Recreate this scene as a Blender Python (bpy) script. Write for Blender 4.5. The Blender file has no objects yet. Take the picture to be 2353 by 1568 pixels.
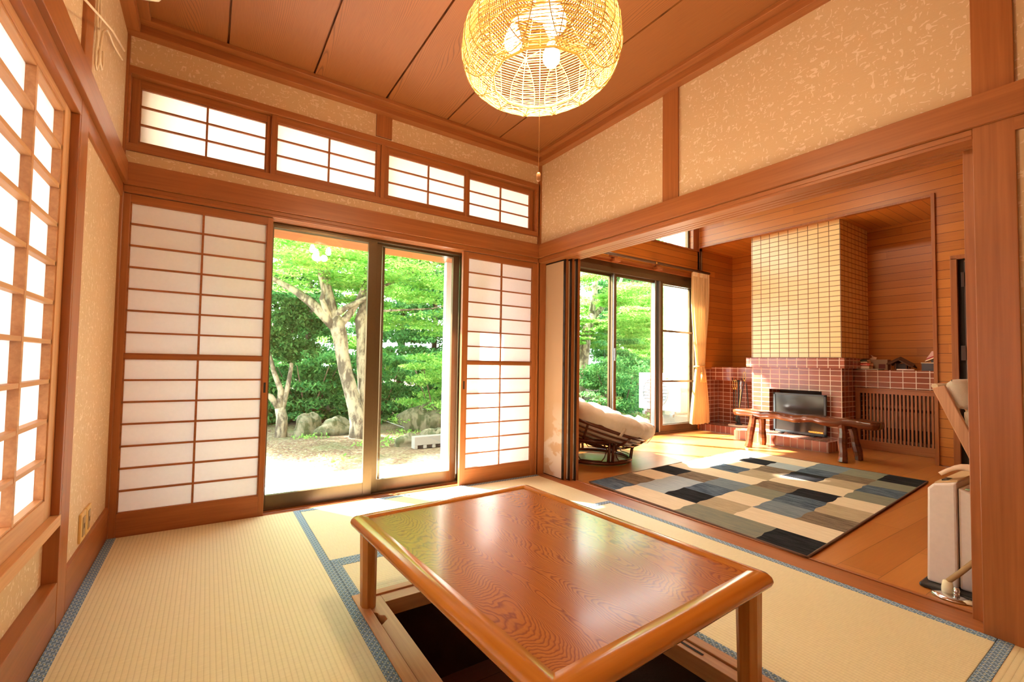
import bpy, math, random
import numpy as np
from mathutils import Matrix, Vector
random.seed(7)
rng = np.random.default_rng(11)
sc = bpy.context.scene
COL = sc.collection

# ------------------------------------------------------------------ camera, world, sun, exposure
FPX, PX, PY = 1006.86, 1097.19, 797.89
cam_d = bpy.data.cameras.new('camera')
cam = bpy.data.objects.new('camera', cam_d)
COL.objects.link(cam)
sc.camera = cam
yaw, pit, rol = map(math.radians, (31.5725, 2.0559, 1.0497))
fw = Vector((math.sin(yaw) * math.cos(pit), math.cos(yaw) * math.cos(pit), math.sin(pit)))
r0 = Vector((math.cos(yaw), -math.sin(yaw), 0))
u0 = r0.cross(fw)
rr = r0 * math.cos(rol) + u0 * math.sin(rol)
uu = -r0 * math.sin(rol) + u0 * math.cos(rol)
M = Matrix((rr, uu, -fw)).transposed().to_4x4()
M.translation = Vector((-2.3428, -2.8503, 0.9145))
cam.matrix_world = M
cam_d.sensor_width = 36
cam_d.sensor_fit = 'HORIZONTAL'
cam_d.lens = FPX / 2353 * 36
cam_d.shift_x = (1176.5 - PX) / 2353
cam_d.shift_y = (PY - 784) / 2353
cam_d.clip_start = 0.02
cam_d.clip_end = 200

SKY = 13.0
world = bpy.data.worlds.new('sky')
sc.world = world
world.use_nodes = True
wn = world.node_tree
bg = wn.nodes['Background']
bg.inputs[0].default_value = (0.86, 0.93, 1.0, 1)
bg.inputs[1].default_value = SKY

sun_d = bpy.data.lights.new('sun', 'SUN')
sun_d.energy = 90
sun_d.angle = math.radians(2.5)
sun_d.color = (1, 0.95, 0.86)
sun = bpy.data.objects.new('sun', sun_d)
COL.objects.link(sun)
sun.rotation_euler = Vector((0.52, -0.74, -1.0)).to_track_quat('-Z', 'Y').to_euler()

sc.view_settings.view_transform = 'Standard'
sc.view_settings.look = 'None'
sc.view_settings.exposure = 0.12
sc.view_settings.gamma = 1.0
sc.view_settings.use_curve_mapping = False
BULB_W = 15
LR_W = 38

# ------------------------------------------------------------------ materials
def newmat(name):
    m = bpy.data.materials.new(name)
    m.use_nodes = True
    nt = m.node_tree
    b = nt.nodes['Principled BSDF']
    return m, nt, b

def P(name, col, rough=0.6, metal=0.0, emit=None, es=0.0, spec=None, bump=0.0, bscale=60):
    m, nt, b = newmat(name)
    b.inputs['Base Color'].default_value = (*col, 1)
    b.inputs['Roughness'].default_value = rough
    b.inputs['Metallic'].default_value = metal
    if spec is not None:
        b.inputs['Specular IOR Level'].default_value = spec
    if emit:
        b.inputs['Emission Color'].default_value = (*emit, 1)
        b.inputs['Emission Strength'].default_value = es
    # faint procedural variation on every surface
    tc = nt.nodes.new('ShaderNodeTexCoord')
    n = nt.nodes.new('ShaderNodeTexNoise')
    n.inputs['Scale'].default_value = bscale
    nt.links.new(tc.outputs['Object'], n.inputs['Vector'])
    mx = nt.nodes.new('ShaderNodeMix')
    mx.data_type = 'RGBA'
    mx.inputs[6].default_value = (*[c * 0.92 for c in col], 1)
    mx.inputs[7].default_value = (*[min(1, c * 1.06) for c in col], 1)
    nt.links.new(n.outputs['Fac'], mx.inputs[0])
    nt.links.new(mx.outputs[2], b.inputs['Base Color'])
    if bump:
        bp = nt.nodes.new('ShaderNodeBump')
        bp.inputs['Strength'].default_value = bump
        bp.inputs['Distance'].default_value = 0.01
        nt.links.new(n.outputs['Fac'], bp.inputs['Height'])
        nt.links.new(bp.outputs[0], b.inputs['Normal'])
    return m

def math_(nt, op, a, b=None, c=None):
    n = nt.nodes.new('ShaderNodeMath')
    n.operation = op
    for i, v in enumerate((a, b, c)):
        if v is None: continue
        if isinstance(v, (int, float)): n.inputs[i].default_value = v
        else: nt.links.new(v, n.inputs[i])
    return n.outputs[0]

def mixc(nt, f, a, b):
    n = nt.nodes.new('ShaderNodeMix')
    n.data_type = 'RGBA'
    for i, v in ((0, f), (6, a), (7, b)):
        if isinstance(v, (int, float)): n.inputs[i].default_value = v
        elif isinstance(v, tuple): n.inputs[i].default_value = (*v, 1)
        else: nt.links.new(v, n.inputs[i])
    return n.outputs[2]

def ramp(nt, f, stops):
    n = nt.nodes.new('ShaderNodeValToRGB')
    e = n.color_ramp.elements
    while len(e) < len(stops): e.new(0.5)
    for el, (p, c) in zip(e, stops):
        el.position = p
        el.color = (*c, 1) if len(c) == 3 else c
    nt.links.new(f, n.inputs[0])
    return n.outputs[0]

def noise(nt, vec, scale, detail=2, dist=0.0, rough=0.5):
    n = nt.nodes.new('ShaderNodeTexNoise')
    n.inputs['Scale'].default_value = scale
    n.inputs['Detail'].default_value = detail
    n.inputs['Distortion'].default_value = dist
    n.inputs['Roughness'].default_value = rough
    nt.links.new(vec, n.inputs['Vector'])
    return n.outputs['Fac']

def coords(nt, scale=(1, 1, 1), loc=(0, 0, 0)):
    tc = nt.nodes.new('ShaderNodeTexCoord')
    mp = nt.nodes.new('ShaderNodeMapping')
    mp.inputs['Scale'].default_value = scale
    mp.inputs['Location'].default_value = loc
    nt.links.new(tc.outputs['Object'], mp.inputs['Vector'])
    return mp.outputs[0]

def sepxyz(nt):
    tc = nt.nodes.new('ShaderNodeTexCoord')
    s = nt.nodes.new('ShaderNodeSeparateXYZ')
    nt.links.new(tc.outputs['Object'], s.inputs[0])
    return s.outputs

def comb(nt, x, y, z=0.0):
    n = nt.nodes.new('ShaderNodeCombineXYZ')
    for i, v in enumerate((x, y, z)):
        if isinstance(v, (int, float)): n.inputs[i].default_value = v
        else: nt.links.new(v, n.inputs[i])
    return n.outputs[0]

def wood(name, dark, light, axis, rough=0.38, fine=90, spec=0.5):
    m, nt, b = newmat(name)
    st = [1.0, 1.0, 1.0]
    st['xyz'.index(axis)] = 0.03
    v = coords(nt, tuple(st))
    f1 = noise(nt, v, fine, 3, 0.3)
    f2 = noise(nt, v, 9, 2, 1.2)
    f = math_(nt, 'ADD', math_(nt, 'MULTIPLY', f1, 0.5), math_(nt, 'MULTIPLY', f2, 0.5))
    c = ramp(nt, f, [(0.33, dark), (0.66, light)])
    nt.links.new(c, b.inputs['Base Color'])
    b.inputs['Roughness'].default_value = rough
    b.inputs['Specular IOR Level'].default_value = spec
    return m

WD, WL = (0.26, 0.074, 0.017), (0.39, 0.125, 0.034)
WX = wood('hinoki_x', WD, WL, 'x')
WY = wood('hinoki_y', WD, WL, 'y')
WZ = wood('hinoki_z', WD, WL, 'z')
WYP = wood('pale_daylit_hinoki_y', (0.50, 0.22, 0.085), (0.68, 0.35, 0.15), 'y', 0.5)  # pit timber; also the daylit tone of the left window wood
WXP = wood('pale_hinoki_x', (0.50, 0.22, 0.085), (0.68, 0.35, 0.15), 'x', 0.5)
WZP = wood('pale_daylit_hinoki_z', (0.50, 0.22, 0.085), (0.68, 0.35, 0.15), 'z', 0.5)  # also carries the daylit tone of the left sashes
TEAKZ = wood('table_leg_wood', (0.42, 0.15, 0.03), (0.58, 0.24, 0.06), 'z', 0.25)
CHW = wood('armchair_wood', (0.55, 0.26, 0.13), (0.7, 0.36, 0.2), 'z', 0.4)
BENCHW = wood('bench_wood', (0.045, 0.010, 0.004), (0.17, 0.042, 0.015), 'y', 0.2, 30)
RATTAN = P('rattan', (0.11, 0.028, 0.012), 0.22)

def ceiling_mat():
    m, nt, b = newmat('cedar_ceiling')
    s = sepxyz(nt)
    u = math_(nt, 'DIVIDE', math_(nt, 'ADD', s[0], 2.763), 0.457)
    idx = math_(nt, 'FLOOR', u)
    fr = math_(nt, 'FRACT', u)
    x2 = math_(nt, 'MULTIPLY', math_(nt, 'SUBTRACT', fr, 0.5), 0.457)
    vec = comb(nt, x2, math_(nt, 'ADD', math_(nt, 'MULTIPLY', s[1], 0.10), math_(nt, 'MULTIPLY', idx, 3.7)), 0.0)
    w = nt.nodes.new('ShaderNodeTexNoise')
    w.inputs['Scale'].default_value = 3.2
    w.inputs['Detail'].default_value = 1.0
    nt.links.new(vec, w.inputs['Vector'])
    ph = math_(nt, 'MULTIPLY', w.outputs['Fac'], 62)
    ph = math_(nt, 'ADD', ph, math_(nt, 'MULTIPLY', x2, 130))
    sn = math_(nt, 'FRACT', ph)
    line = ramp(nt, sn, [(0.0, (0.38, 0.38, 0.38)), (0.25, (1, 1, 1)), (0.9, (0.95, 0.95, 0.95)), (1.0, (0.38, 0.38, 0.38))])
    fine = noise(nt, comb(nt, math_(nt, 'MULTIPLY', s[0], 30), s[1]), 8, 2)
    base = mixc(nt, fine, (0.28, 0.082, 0.016), (0.38, 0.126, 0.028))
    mul = nt.nodes.new('ShaderNodeMix')
    mul.data_type = 'RGBA'
    mul.blend_type = 'MULTIPLY'
    mul.inputs[0].default_value = 0.75
    nt.links.new(base, mul.inputs[6])
    nt.links.new(line, mul.inputs[7])
    nt.links.new(mul.outputs[2], b.inputs['Base Color'])
    b.inputs['Roughness'].default_value = 0.55
    return m

def wallpaper_mat():
    m, nt, b = newmat('flecked_wallpaper')
    tc = nt.nodes.new('ShaderNodeTexCoord')
    def flk(sc_, scale, off, th):
        mp = nt.nodes.new('ShaderNodeMapping')
        mp.inputs['Scale'].default_value = sc_
        mp.inputs['Location'].default_value = off
        nt.links.new(tc.outputs['Object'], mp.inputs['Vector'])
        f = noise(nt, mp.outputs[0], scale, 1.0, 0.6)
        return ramp(nt, f, [(th, (0, 0, 0)), (th + 0.025, (1, 1, 1))])
    a = flk((1, 1, 0.45), 78, (3, 1, 2), 0.648)
    c = flk((0.5, 0.5, 1), 72, (9, 5, 7), 0.650)
    mx = math_(nt, 'MAXIMUM', a, c)
    big = noise(nt, coords(nt, (1, 1, 1)), 3, 2)
    base = mixc(nt, big, (0.58, 0.36, 0.19), (0.64, 0.42, 0.235))
    stripe = noise(nt, coords(nt, (1, 1, 9)), 40, 1)
    base = mixc(nt, math_(nt, 'MULTIPLY', stripe, 0.35), base, (0.72, 0.50, 0.30))
    col = mixc(nt, mx, base, (0.76, 0.56, 0.39))
    nt.links.new(col, b.inputs['Base Color'])
    b.inputs['Roughness'].default_value = 0.6
    return m

def tatami_mat_(name, axis):
    # ribs run along `axis`, 14 mm apart
    m, nt, b = newmat(name)
    s = sepxyz(nt)
    across = s[0] if axis == 'y' else s[1]
    along = s[1] if axis == 'y' else s[0]
    fr = math_(nt, 'FRACT', math_(nt, 'DIVIDE', across, 0.0155))
    tri = math_(nt, 'ABSOLUTE', math_(nt, 'SUBTRACT', fr, 0.5))
    g = ramp(nt, tri, [(0.0, (1, 1, 1)), (0.25, (0.985, 0.985, 0.98)), (0.42, (0.93, 0.92, 0.90)), (0.5, (0.83, 0.81, 0.76))])
    v = comb(nt, math_(nt, 'MULTIPLY', across, 25), math_(nt, 'MULTIPLY', along, 260))
    f = noise(nt, v, 1.0, 1)
    base = mixc(nt, f, (0.65, 0.53, 0.32), (0.79, 0.67, 0.43))
    mul = nt.nodes.new('ShaderNodeMix')
    mul.data_type = 'RGBA'
    mul.blend_type = 'MULTIPLY'
    mul.inputs[0].default_value = 1.0
    nt.links.new(base, mul.inputs[6])
    nt.links.new(g, mul.inputs[7])
    nt.links.new(mul.outputs[2], b.inputs['Base Color'])
    b.inputs['Roughness'].default_value = 0.5
    bp = nt.nodes.new('ShaderNodeBump')
    bp.inputs['Strength'].default_value = 0.6
    bp.inputs['Distance'].default_value = 0.005
    nt.links.new(g, bp.inputs['Height'])
    nt.links.new(bp.outputs[0], b.inputs['Normal'])
    return m

def heri_mat():
    m, nt, b = newmat('blue_heri_brocade')
    s = sepxyz(nt)
    a = math_(nt, 'ADD', s[0], s[1])
    d = math_(nt, 'SUBTRACT', s[0], s[1])
    fa = math_(nt, 'FRACT', math_(nt, 'DIVIDE', a, 0.0125))
    fd = math_(nt, 'FRACT', math_(nt, 'DIVIDE', d, 0.025))
    l1 = math_(nt, 'LESS_THAN', math_(nt, 'ABSOLUTE', math_(nt, 'SUBTRACT', fa, 0.5)), 0.13)
    l2 = math_(nt, 'LESS_THAN', math_(nt, 'ABSOLUTE', math_(nt, 'SUBTRACT', fd, 0.5)), 0.3)
    l3 = math_(nt, 'LESS_THAN', math_(nt, 'ABSOLUTE', math_(nt, 'SUBTRACT', fd, 0.5)), 0.07)
    pat = math_(nt, 'MAXIMUM', math_(nt, 'MULTIPLY', l1, l2), l3)
    gx = math_(nt, 'LESS_THAN', math_(nt, 'ABSOLUTE', math_(nt, 'SUBTRACT', math_(nt, 'FRACT', math_(nt, 'DIVIDE', a, 0.025)), 0.5)), 0.12)
    gy = math_(nt, 'LESS_THAN', math_(nt, 'ABSOLUTE', math_(nt, 'SUBTRACT', math_(nt, 'FRACT', math_(nt, 'ADD', math_(nt, 'DIVIDE', d, 0.025), 0.5)), 0.5)), 0.12)
    c = mixc(nt, pat, (0.10, 0.17, 0.27), (0.36, 0.46, 0.60))
    c = mixc(nt, math_(nt, 'MULTIPLY', gx, gy), c, (0.68, 0.64, 0.36))
    nt.links.new(c, b.inputs['Base Color'])
    b.inputs['Roughness'].default_value = 0.7
    return m

def tile_mat(name, bw, bh, mortar, c1, c2, cm, off=(0, 0, 0), rough=0.25):
    """stack-bonded tiles on all faces, measured in metres"""
    m, nt, b = newmat(name)
    s = sepxyz(nt)
    g = nt.nodes.new('ShaderNodeNewGeometry')
    sn = nt.nodes.new('ShaderNodeSeparateXYZ')
    nt.links.new(g.outputs['True Normal'], sn.inputs[0])
    nx = math_(nt, 'GREATER_THAN', math_(nt, 'ABSOLUTE', sn.outputs[0]), 0.7)
    nz = math_(nt, 'GREATER_THAN', math_(nt, 'ABSOLUTE', sn.outputs[2]), 0.7)
    X = math_(nt, 'ADD', s[0], off[0]); Y = math_(nt, 'ADD', s[1], off[1]); Z = math_(nt, 'ADD', s[2], off[2])
    def mixf(f, a, c):
        n = nt.nodes.new('ShaderNodeMix')
        nt.links.new(f, n.inputs[0]); nt.links.new(a, n.inputs[2]); nt.links.new(c, n.inputs[3])
        return n.outputs[0]
    u = mixf(nx, X, Y)                 # x faces: y ; y faces: x
    v = Z
    u = mixf(nz, u, X)
    v = mixf(nz, v, Y)
    fu = math_(nt, 'DIVIDE', u, bw); fv = math_(nt, 'DIVIDE', v, bh)
    eu = math_(nt, 'LESS_THAN', math_(nt, 'FRACT', fu), mortar / bw)
    ev = math_(nt, 'LESS_THAN', math_(nt, 'FRACT', fv), mortar / bh)
    mo = math_(nt, 'MAXIMUM', eu, ev)
    wn_ = nt.nodes.new('ShaderNodeTexWhiteNoise')
    wn_.noise_dimensions = '2D'
    nt.links.new(comb(nt, math_(nt, 'FLOOR', fu), math_(nt, 'FLOOR', fv)), wn_.inputs['Vector'])
    c = mixc(nt, wn_.outputs['Value'], c1, c2)
    c = mixc(nt, mo, c, cm)
    nt.links.new(c, b.inputs['Base Color'])
    r = math_(nt, 'ADD', math_(nt, 'MULTIPLY', mo, 0.5), rough)
    nt.links.new(r, b.inputs['Roughness'])
    bp = nt.nodes.new('ShaderNodeBump')
    bp.inputs['Strength'].default_value = 0.4
    bp.inputs['Distance'].default_value = 0.003
    bp.invert = True
    nt.links.new(mo, bp.inputs['Height'])
    nt.links.new(bp.outputs[0], b.inputs['Normal'])
    return m

def plank_mat(name, d, l, w, across, along, rough=0.35, seam=0.004, seamc=0.45, off=0.0, stag=0.0):
    m, nt, b = newmat(name)
    s = sepxyz(nt)
    A = s['xyz'.index(across)]
    if along == 'h':
        L = math_(nt, 'ADD', s[0], s[1])
    else:
        L = s['xyz'.index(along)]
    q = math_(nt, 'DIVIDE', math_(nt, 'ADD', A, off), w)
    fl = math_(nt, 'FLOOR', q)
    fr = math_(nt, 'FRACT', q)
    sm = math_(nt, 'LESS_THAN', fr, seam / w)
    wn_ = nt.nodes.new('ShaderNodeTexWhiteNoise')
    wn_.noise_dimensions = '2D'
    Lq = math_(nt, 'FLOOR', math_(nt, 'ADD', math_(nt, 'DIVIDE', L, 1.35), math_(nt, 'MULTIPLY', fl, 0.37)))
    nt.links.new(comb(nt, fl, Lq), wn_.inputs['Vector'])
    if stag:
        e = math_(nt, 'FRACT', math_(nt, 'ADD', math_(nt, 'DIVIDE', L, 1.35), math_(nt, 'MULTIPLY', fl, 0.37)))
        sm = math_(nt, 'MAXIMUM', sm, math_(nt, 'LESS_THAN', e, 0.002))
    v = comb(nt, math_(nt, 'MULTIPLY', L, 1.2), math_(nt, 'MULTIPLY', A, 30), math_(nt, 'MULTIPLY', wn_.outputs['Value'], 20))
    f = noise(nt, v, 3.0, 3, 0.4)
    f = math_(nt, 'ADD', math_(nt, 'MULTIPLY', f, 0.55), math_(nt, 'MULTIPLY', wn_.outputs['Value'], 0.45))
    c = mixc(nt, f, d, l)
    c = mixc(nt, sm, c, tuple(x * seamc * 0.5 for x in d))
    nt.links.new(c, b.inputs['Base Color'])
    b.inputs['Roughness'].default_value = rough
    return m

def cards(name, cols, rough=0.9):
    m, nt, b = newmat(name)
    v = coords(nt, (1, 1, 1))
    f = noise(nt, v, 18, 3)
    st = [(0.25 + 0.5 * i / max(1, len(cols) - 1), c) for i, c in enumerate(cols)]
    nt.links.new(ramp(nt, f, st), b.inputs['Base Color'])
    b.inputs['Roughness'].default_value = rough
    return m

CEIL = ceiling_mat()
WALLP = wallpaper_mat()
TATY, TATX = tatami_mat_('tatami_y', 'y'), tatami_mat_('tatami_x', 'x')
HERI = heri_mat()
CREAMT = tile_mat('cream_tile', 0.1065, 0.0597, 0.0075, (0.86, 0.60, 0.30), (0.90, 0.66, 0.35), (0.20, 0.10, 0.05), off=(0.0, 0.760, -1.046 + 0.0597 * 20))
REDT = tile_mat('red_tile', 0.1065, 0.0597, 0.0070, (0.22, 0.052, 0.026), (0.31, 0.082, 0.043), (0.72, 0.56, 0.44), off=(0.02, 0.760, 0.0), rough=0.2)
HEARTHT = tile_mat('hearth_tile', 0.0710, 0.118, 0.005, (0.20, 0.055, 0.035), (0.36, 0.11, 0.065), (0.55, 0.42, 0.32), off=(0.02, 0.760, 0.001), rough=0.2)
PLANKW = plank_mat('wall_planks', (0.36, 0.100, 0.012), (0.62, 0.225, 0.034), 0.0905, 'z', 'h')
PLANKC = plank_mat('niche_ceiling_planks', (0.46, 0.145, 0.022), (0.66, 0.26, 0.048), 0.0905, 'y', 'x')
PLANKF = plank_mat('floor_boards', (0.38, 0.12, 0.024), (0.55, 0.21, 0.05), 0.151, 'y', 'x', 0.3, 0.002, 0.8, stag=1)
DECKM = plank_mat('deck_boards', (0.46, 0.47, 0.50), (0.56, 0.57, 0.60), 0.12, 'x', 'y', 0.8, 0.006, 0.25)
BRONZE = P('bronze_aluminium', (0.13, 0.080, 0.040), 0.3, 0.6)
SILVER = P('silver_aluminium', (0.30, 0.31, 0.32), 0.35, 0.7)
DARK = P('dark_gap', (0.02, 0.012, 0.008), 0.8)
LACQ = P('black_lacquer', (0.015, 0.01, 0.008), 0.2)
BRASS = P('brass', (0.75, 0.50, 0.14), 0.22, 0.95)
STEEL = P('chrome', (0.7, 0.7, 0.72), 0.18, 1.0)
IRON = P('black_iron', (0.025, 0.024, 0.026), 0.35, 0.4)
BLACKP = P('black_plastic', (0.018, 0.018, 0.02), 0.35)
WHITEP = P('white_plastic', (0.80, 0.74, 0.68), 0.4)
CREAMP = P('cream_plastic', (0.82, 0.72, 0.50), 0.4)
HEATP = P('heater_casing', (0.74, 0.62, 0.56), 0.4)
CUSH = P('cream_cotton', (0.80, 0.68, 0.54), 0.9, bump=0.25, bscale=35)
CUSHB = P('beige_upholstery', (0.66, 0.55, 0.42), 0.95, bump=0.4, bscale=160)
CURT = P('curtain_cloth', (0.86, 0.68, 0.44), 0.9)
FPANEL = P('dark_glass', (0.02, 0.017, 0.015), 0.12)
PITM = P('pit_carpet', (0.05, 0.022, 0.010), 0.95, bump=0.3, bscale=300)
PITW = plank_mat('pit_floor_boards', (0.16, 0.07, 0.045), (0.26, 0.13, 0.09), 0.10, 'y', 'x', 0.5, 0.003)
ACW = P('outdoor_unit_white', (0.45, 0.45, 0.45), 0.5)
STUCCO = P('white_stucco', (0.86, 0.84, 0.76), 0.9, bump=0.4, bscale=120)
CONC = P('grey_concrete', (0.36, 0.34, 0.30), 0.9, bump=0.3, bscale=90)
BLOCK = P('pale_concrete_block', (0.22, 0.21, 0.175), 0.9, bump=0.4, bscale=120)
EAVEM = P('eave_board', (0.80, 0.66, 0.34), 0.8)

def paper_mat(name, col, tr):
    m = bpy.data.materials.new(name)
    m.use_nodes = True
    nt = m.node_tree
    nt.nodes.clear()
    o = nt.nodes.new('ShaderNodeOutputMaterial')
    d = nt.nodes.new('ShaderNodeBsdfDiffuse')
    t = nt.nodes.new('ShaderNodeBsdfTranslucent')
    mx = nt.nodes.new('ShaderNodeMixShader')
    f = noise(nt, coords(nt), 55, 3)
    c = mixc(nt, f, tuple(x * 0.94 for x in col), col)
    nt.links.new(c, d.inputs[0]); nt.links.new(c, t.inputs[0])
    mx.inputs[0].default_value = tr
    nt.links.new(d.outputs[0], mx.inputs[1]); nt.links.new(t.outputs[0], mx.inputs[2])
    nt.links.new(mx.outputs[0], o.inputs[0])
    return m
PAPER = paper_mat('shoji_paper', (0.98, 0.955, 0.945), 0.55)
PAPERL = paper_mat('shoji_paper_dimmed', (0.95, 0.93, 0.91), 0.22)  # same paper made less translucent, to dim the left window
CURTT = paper_mat('curtain_translucent', (0.80, 0.56, 0.30), 0.22)

def glass_mat():
    m = bpy.data.materials.new('window_glass')
    m.use_nodes = True
    nt = m.node_tree
    nt.nodes.clear()
    o = nt.nodes.new('ShaderNodeOutputMaterial')
    t = nt.nodes.new('ShaderNodeBsdfTransparent')
    g = nt.nodes.new('ShaderNodeBsdfGlossy')
    g.inputs['Roughness'].default_value = 0.0
    lw = nt.nodes.new('ShaderNodeLayerWeight')
    lw.inputs[0].default_value = 0.5
    fz = math_(nt, 'ADD', math_(nt, 'MULTIPLY', math_(nt, 'POWER', lw.outputs['Facing'], 5.0), 0.9), 0.045)
    t.inputs[0].default_value = (0.97, 0.985, 0.97, 1)
    mx = nt.nodes.new('ShaderNodeMixShader')
    nt.links.new(fz, mx.inputs[0])
    nt.links.new(t.outputs[0], mx.inputs[1]); nt.links.new(g.outputs[0], mx.inputs[2])
    nt.links.new(mx.outputs[0], o.inputs[0])
    return m
GLASS = glass_mat()

def leaf_mat(name, c1, c2, tr=0.45):
    m = bpy.data.materials.new(name)
    m.use_nodes = True
    nt = m.node_tree
    nt.nodes.clear()
    o = nt.nodes.new('ShaderNodeOutputMaterial')
    d = nt.nodes.new('ShaderNodeBsdfDiffuse')
    t = nt.nodes.new('ShaderNodeBsdfTranslucent')
    g = nt.nodes.new('ShaderNodeNewGeometry')
    c = mixc(nt, g.outputs['Random Per Island'], c1, c2)
    nt.links.new(c, d.inputs[0]); nt.links.new(c, t.inputs[0])
    mx = nt.nodes.new('ShaderNodeMixShader')
    mx.inputs[0].default_value = tr
    nt.links.new(d.outputs[0], mx.inputs[1]); nt.links.new(t.outputs[0], mx.inputs[2])
    nt.links.new(mx.outputs[0], o.inputs[0])
    return m
LEAFM = leaf_mat('maple_leaf', (0.13, 0.38, 0.07), (0.40, 0.62, 0.16), 0.62)
LEAFD = leaf_mat('hedge_leaf', (0.035, 0.16, 0.05), (0.18, 0.40, 0.12), 0.5)
LEAFC = leaf_mat('camellia_leaf', (0.015, 0.05, 0.012), (0.06, 0.13, 0.035), 0.2)

def bark_mat(name, a, b_):
    m, nt, b = newmat(name)
    f = noise(nt, coords(nt, (1, 1, 0.5)), 9, 4, 0.5, 0.65)
    nt.links.new(ramp(nt, f, [(0.42, a), (0.56, b_)]), b.inputs['Base Color'])
    b.inputs['Roughness'].default_value = 0.9
    return m
BARK = bark_mat('lichen_bark', (0.07, 0.056, 0.034), (0.27, 0.235, 0.15))
BARKD = bark_mat('brown_bark', (0.06, 0.035, 0.02), (0.16, 0.10, 0.06))
ROCK = bark_mat('mossy_rock', (0.035, 0.045, 0.012), (0.13, 0.12, 0.07))

def ground_mat():
    m, nt, b = newmat('leaf_litter')
    v = coords(nt)
    vo = nt.nodes.new('ShaderNodeTexVoronoi')
    vo.inputs['Scale'].default_value = 42
    vo.inputs['Randomness'].default_value = 1
    nt.links.new(v, vo.inputs['Vector'])
    sp = nt.nodes.new('ShaderNodeSeparateXYZ')
    nt.links.new(vo.outputs['Color'], sp.inputs[0])
    c = ramp(nt, sp.outputs[0], [(0.0, (0.05, 0.016, 0.008)), (0.3, (0.11, 0.055, 0.025)), (0.6, (0.16, 0.11, 0.06)), (0.85, (0.12, 0.11, 0.045)), (1.0, (0.26, 0.22, 0.16))])
    g = noise(nt, v, 1.4, 3)
    c = mixc(nt, ramp(nt, g, [(0.5, (0, 0, 0)), (0.7, (0.6, 0.6, 0.6))]), c, (0.06, 0.10, 0.025))
    nt.links.new(c, b.inputs['Base Color'])
    b.inputs['Roughness'].default_value = 0.95
    return m
GROUND = ground_mat()

def fusuma_mat():
    m, nt, b = newmat('fusuma_paper_clouds')
    s = sepxyz(nt)
    n1 = noise(nt, coords(nt, (1, 1, 1.6), (0, 0.3, 0)), 6, 4, 0.4)
    low = ramp(nt, s[2], [(0.30, (1, 1, 1)), (0.62, (0, 0, 0))])
    f = math_(nt, 'MULTIPLY', ramp(nt, n1, [(0.47, (0, 0, 0)), (0.54, (1, 1, 1))]), low)
    c = mixc(nt, f, (0.50, 0.315, 0.195), (0.60, 0.48, 0.42))
    nt.links.new(c, b.inputs['Base Color'])
    b.inputs['Roughness'].default_value = 0.7
    return m
FUSU = fusuma_mat()

def table_mat():
    m, nt, b = newmat('zelkova_veneer')
    # cathedral grain, contour lines of a stretched noise field
    v = coords(nt, (3.6, 1.0, 1), (3.1, 0.4, 0))
    w = noise(nt, v, 1.15, 1, 0.3)
    v2 = coords(nt, (30, 14, 1))
    rip = noise(nt, v2, 1.0, 2)
    ph = math_(nt, 'ADD', math_(nt, 'MULTIPLY', w, 105), math_(nt, 'MULTIPLY', rip, 3.4))
    fr = math_(nt, 'FRACT', ph)
    line = ramp(nt, fr, [(0.0, (0, 0, 0)), (0.30, (0.8, 0.8, 0.8)), (0.75, (1, 1, 1)), (1.0, (0.0, 0.0, 0.0))])
    fine = noise(nt, coords(nt, (160, 6, 1)), 1.0, 2)
    base = mixc(nt, fine, (0.36, 0.098, 0.010), (0.48, 0.15, 0.016))
    c = mixc(nt, line, (0.22, 0.048, 0.006), base)
    nt.links.new(c, b.inputs['Base Color'])
    b.inputs['Roughness'].default_value = 0.24
    b.inputs['Coat Weight'].default_value = 0.25
    b.inputs['Coat Roughness'].default_value = 0.12
    return m
TABLET = table_mat()
TEDGE = wood('table_edge_x', (0.34, 0.10, 0.012), (0.52, 0.18, 0.022), 'x', 0.18, 50)
TEDGEY = wood('table_edge_y', (0.34, 0.10, 0.012), (0.52, 0.18, 0.022), 'y', 0.18, 50)

def bamboo_mat():
    m = bpy.data.materials.new('lamp_bamboo')
    m.use_nodes = True
    nt = m.node_tree
    nt.nodes.clear()
    o = nt.nodes.new('ShaderNodeOutputMaterial')
    d = nt.nodes.new('ShaderNodeBsdfDiffuse')
    t = nt.nodes.new('ShaderNodeBsdfTranslucent')
    mx = nt.nodes.new('ShaderNodeMixShader')
    f = noise(nt, coords(nt), 80, 2)
    c = mixc(nt, f, (0.78, 0.54, 0.18), (0.86, 0.64, 0.26))
    nt.links.new(c, d.inputs[0]); nt.links.new(c, t.inputs[0])
    mx.inputs[0].default_value = 0.18
    nt.links.new(d.outputs[0], mx.inputs[1]); nt.links.new(t.outputs[0], mx.inputs[2])
    nt.links.new(mx.outputs[0], o.inputs[0])
    return m
BAMBOO = bamboo_mat()
def bulb_mat():
    m, nt, b = newmat('bulb_glow')
    b.inputs['Emission Color'].default_value = (1.0, 0.86, 0.55, 1)
    b.inputs['Emission Strength'].default_value = 60
    return m
BULBM = bulb_mat()

# ------------------------------------------------------------------ mesh helpers
def inv_of(o):
    m = Matrix.Identity(4)
    if o is None: return m
    chain = []
    while o is not None:
        chain.append(Matrix.Translation(o.location) @ o.rotation_euler.to_matrix().to_4x4())
        o = o.parent
    for c in reversed(chain): m = m @ c
    return m.inverted()

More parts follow.
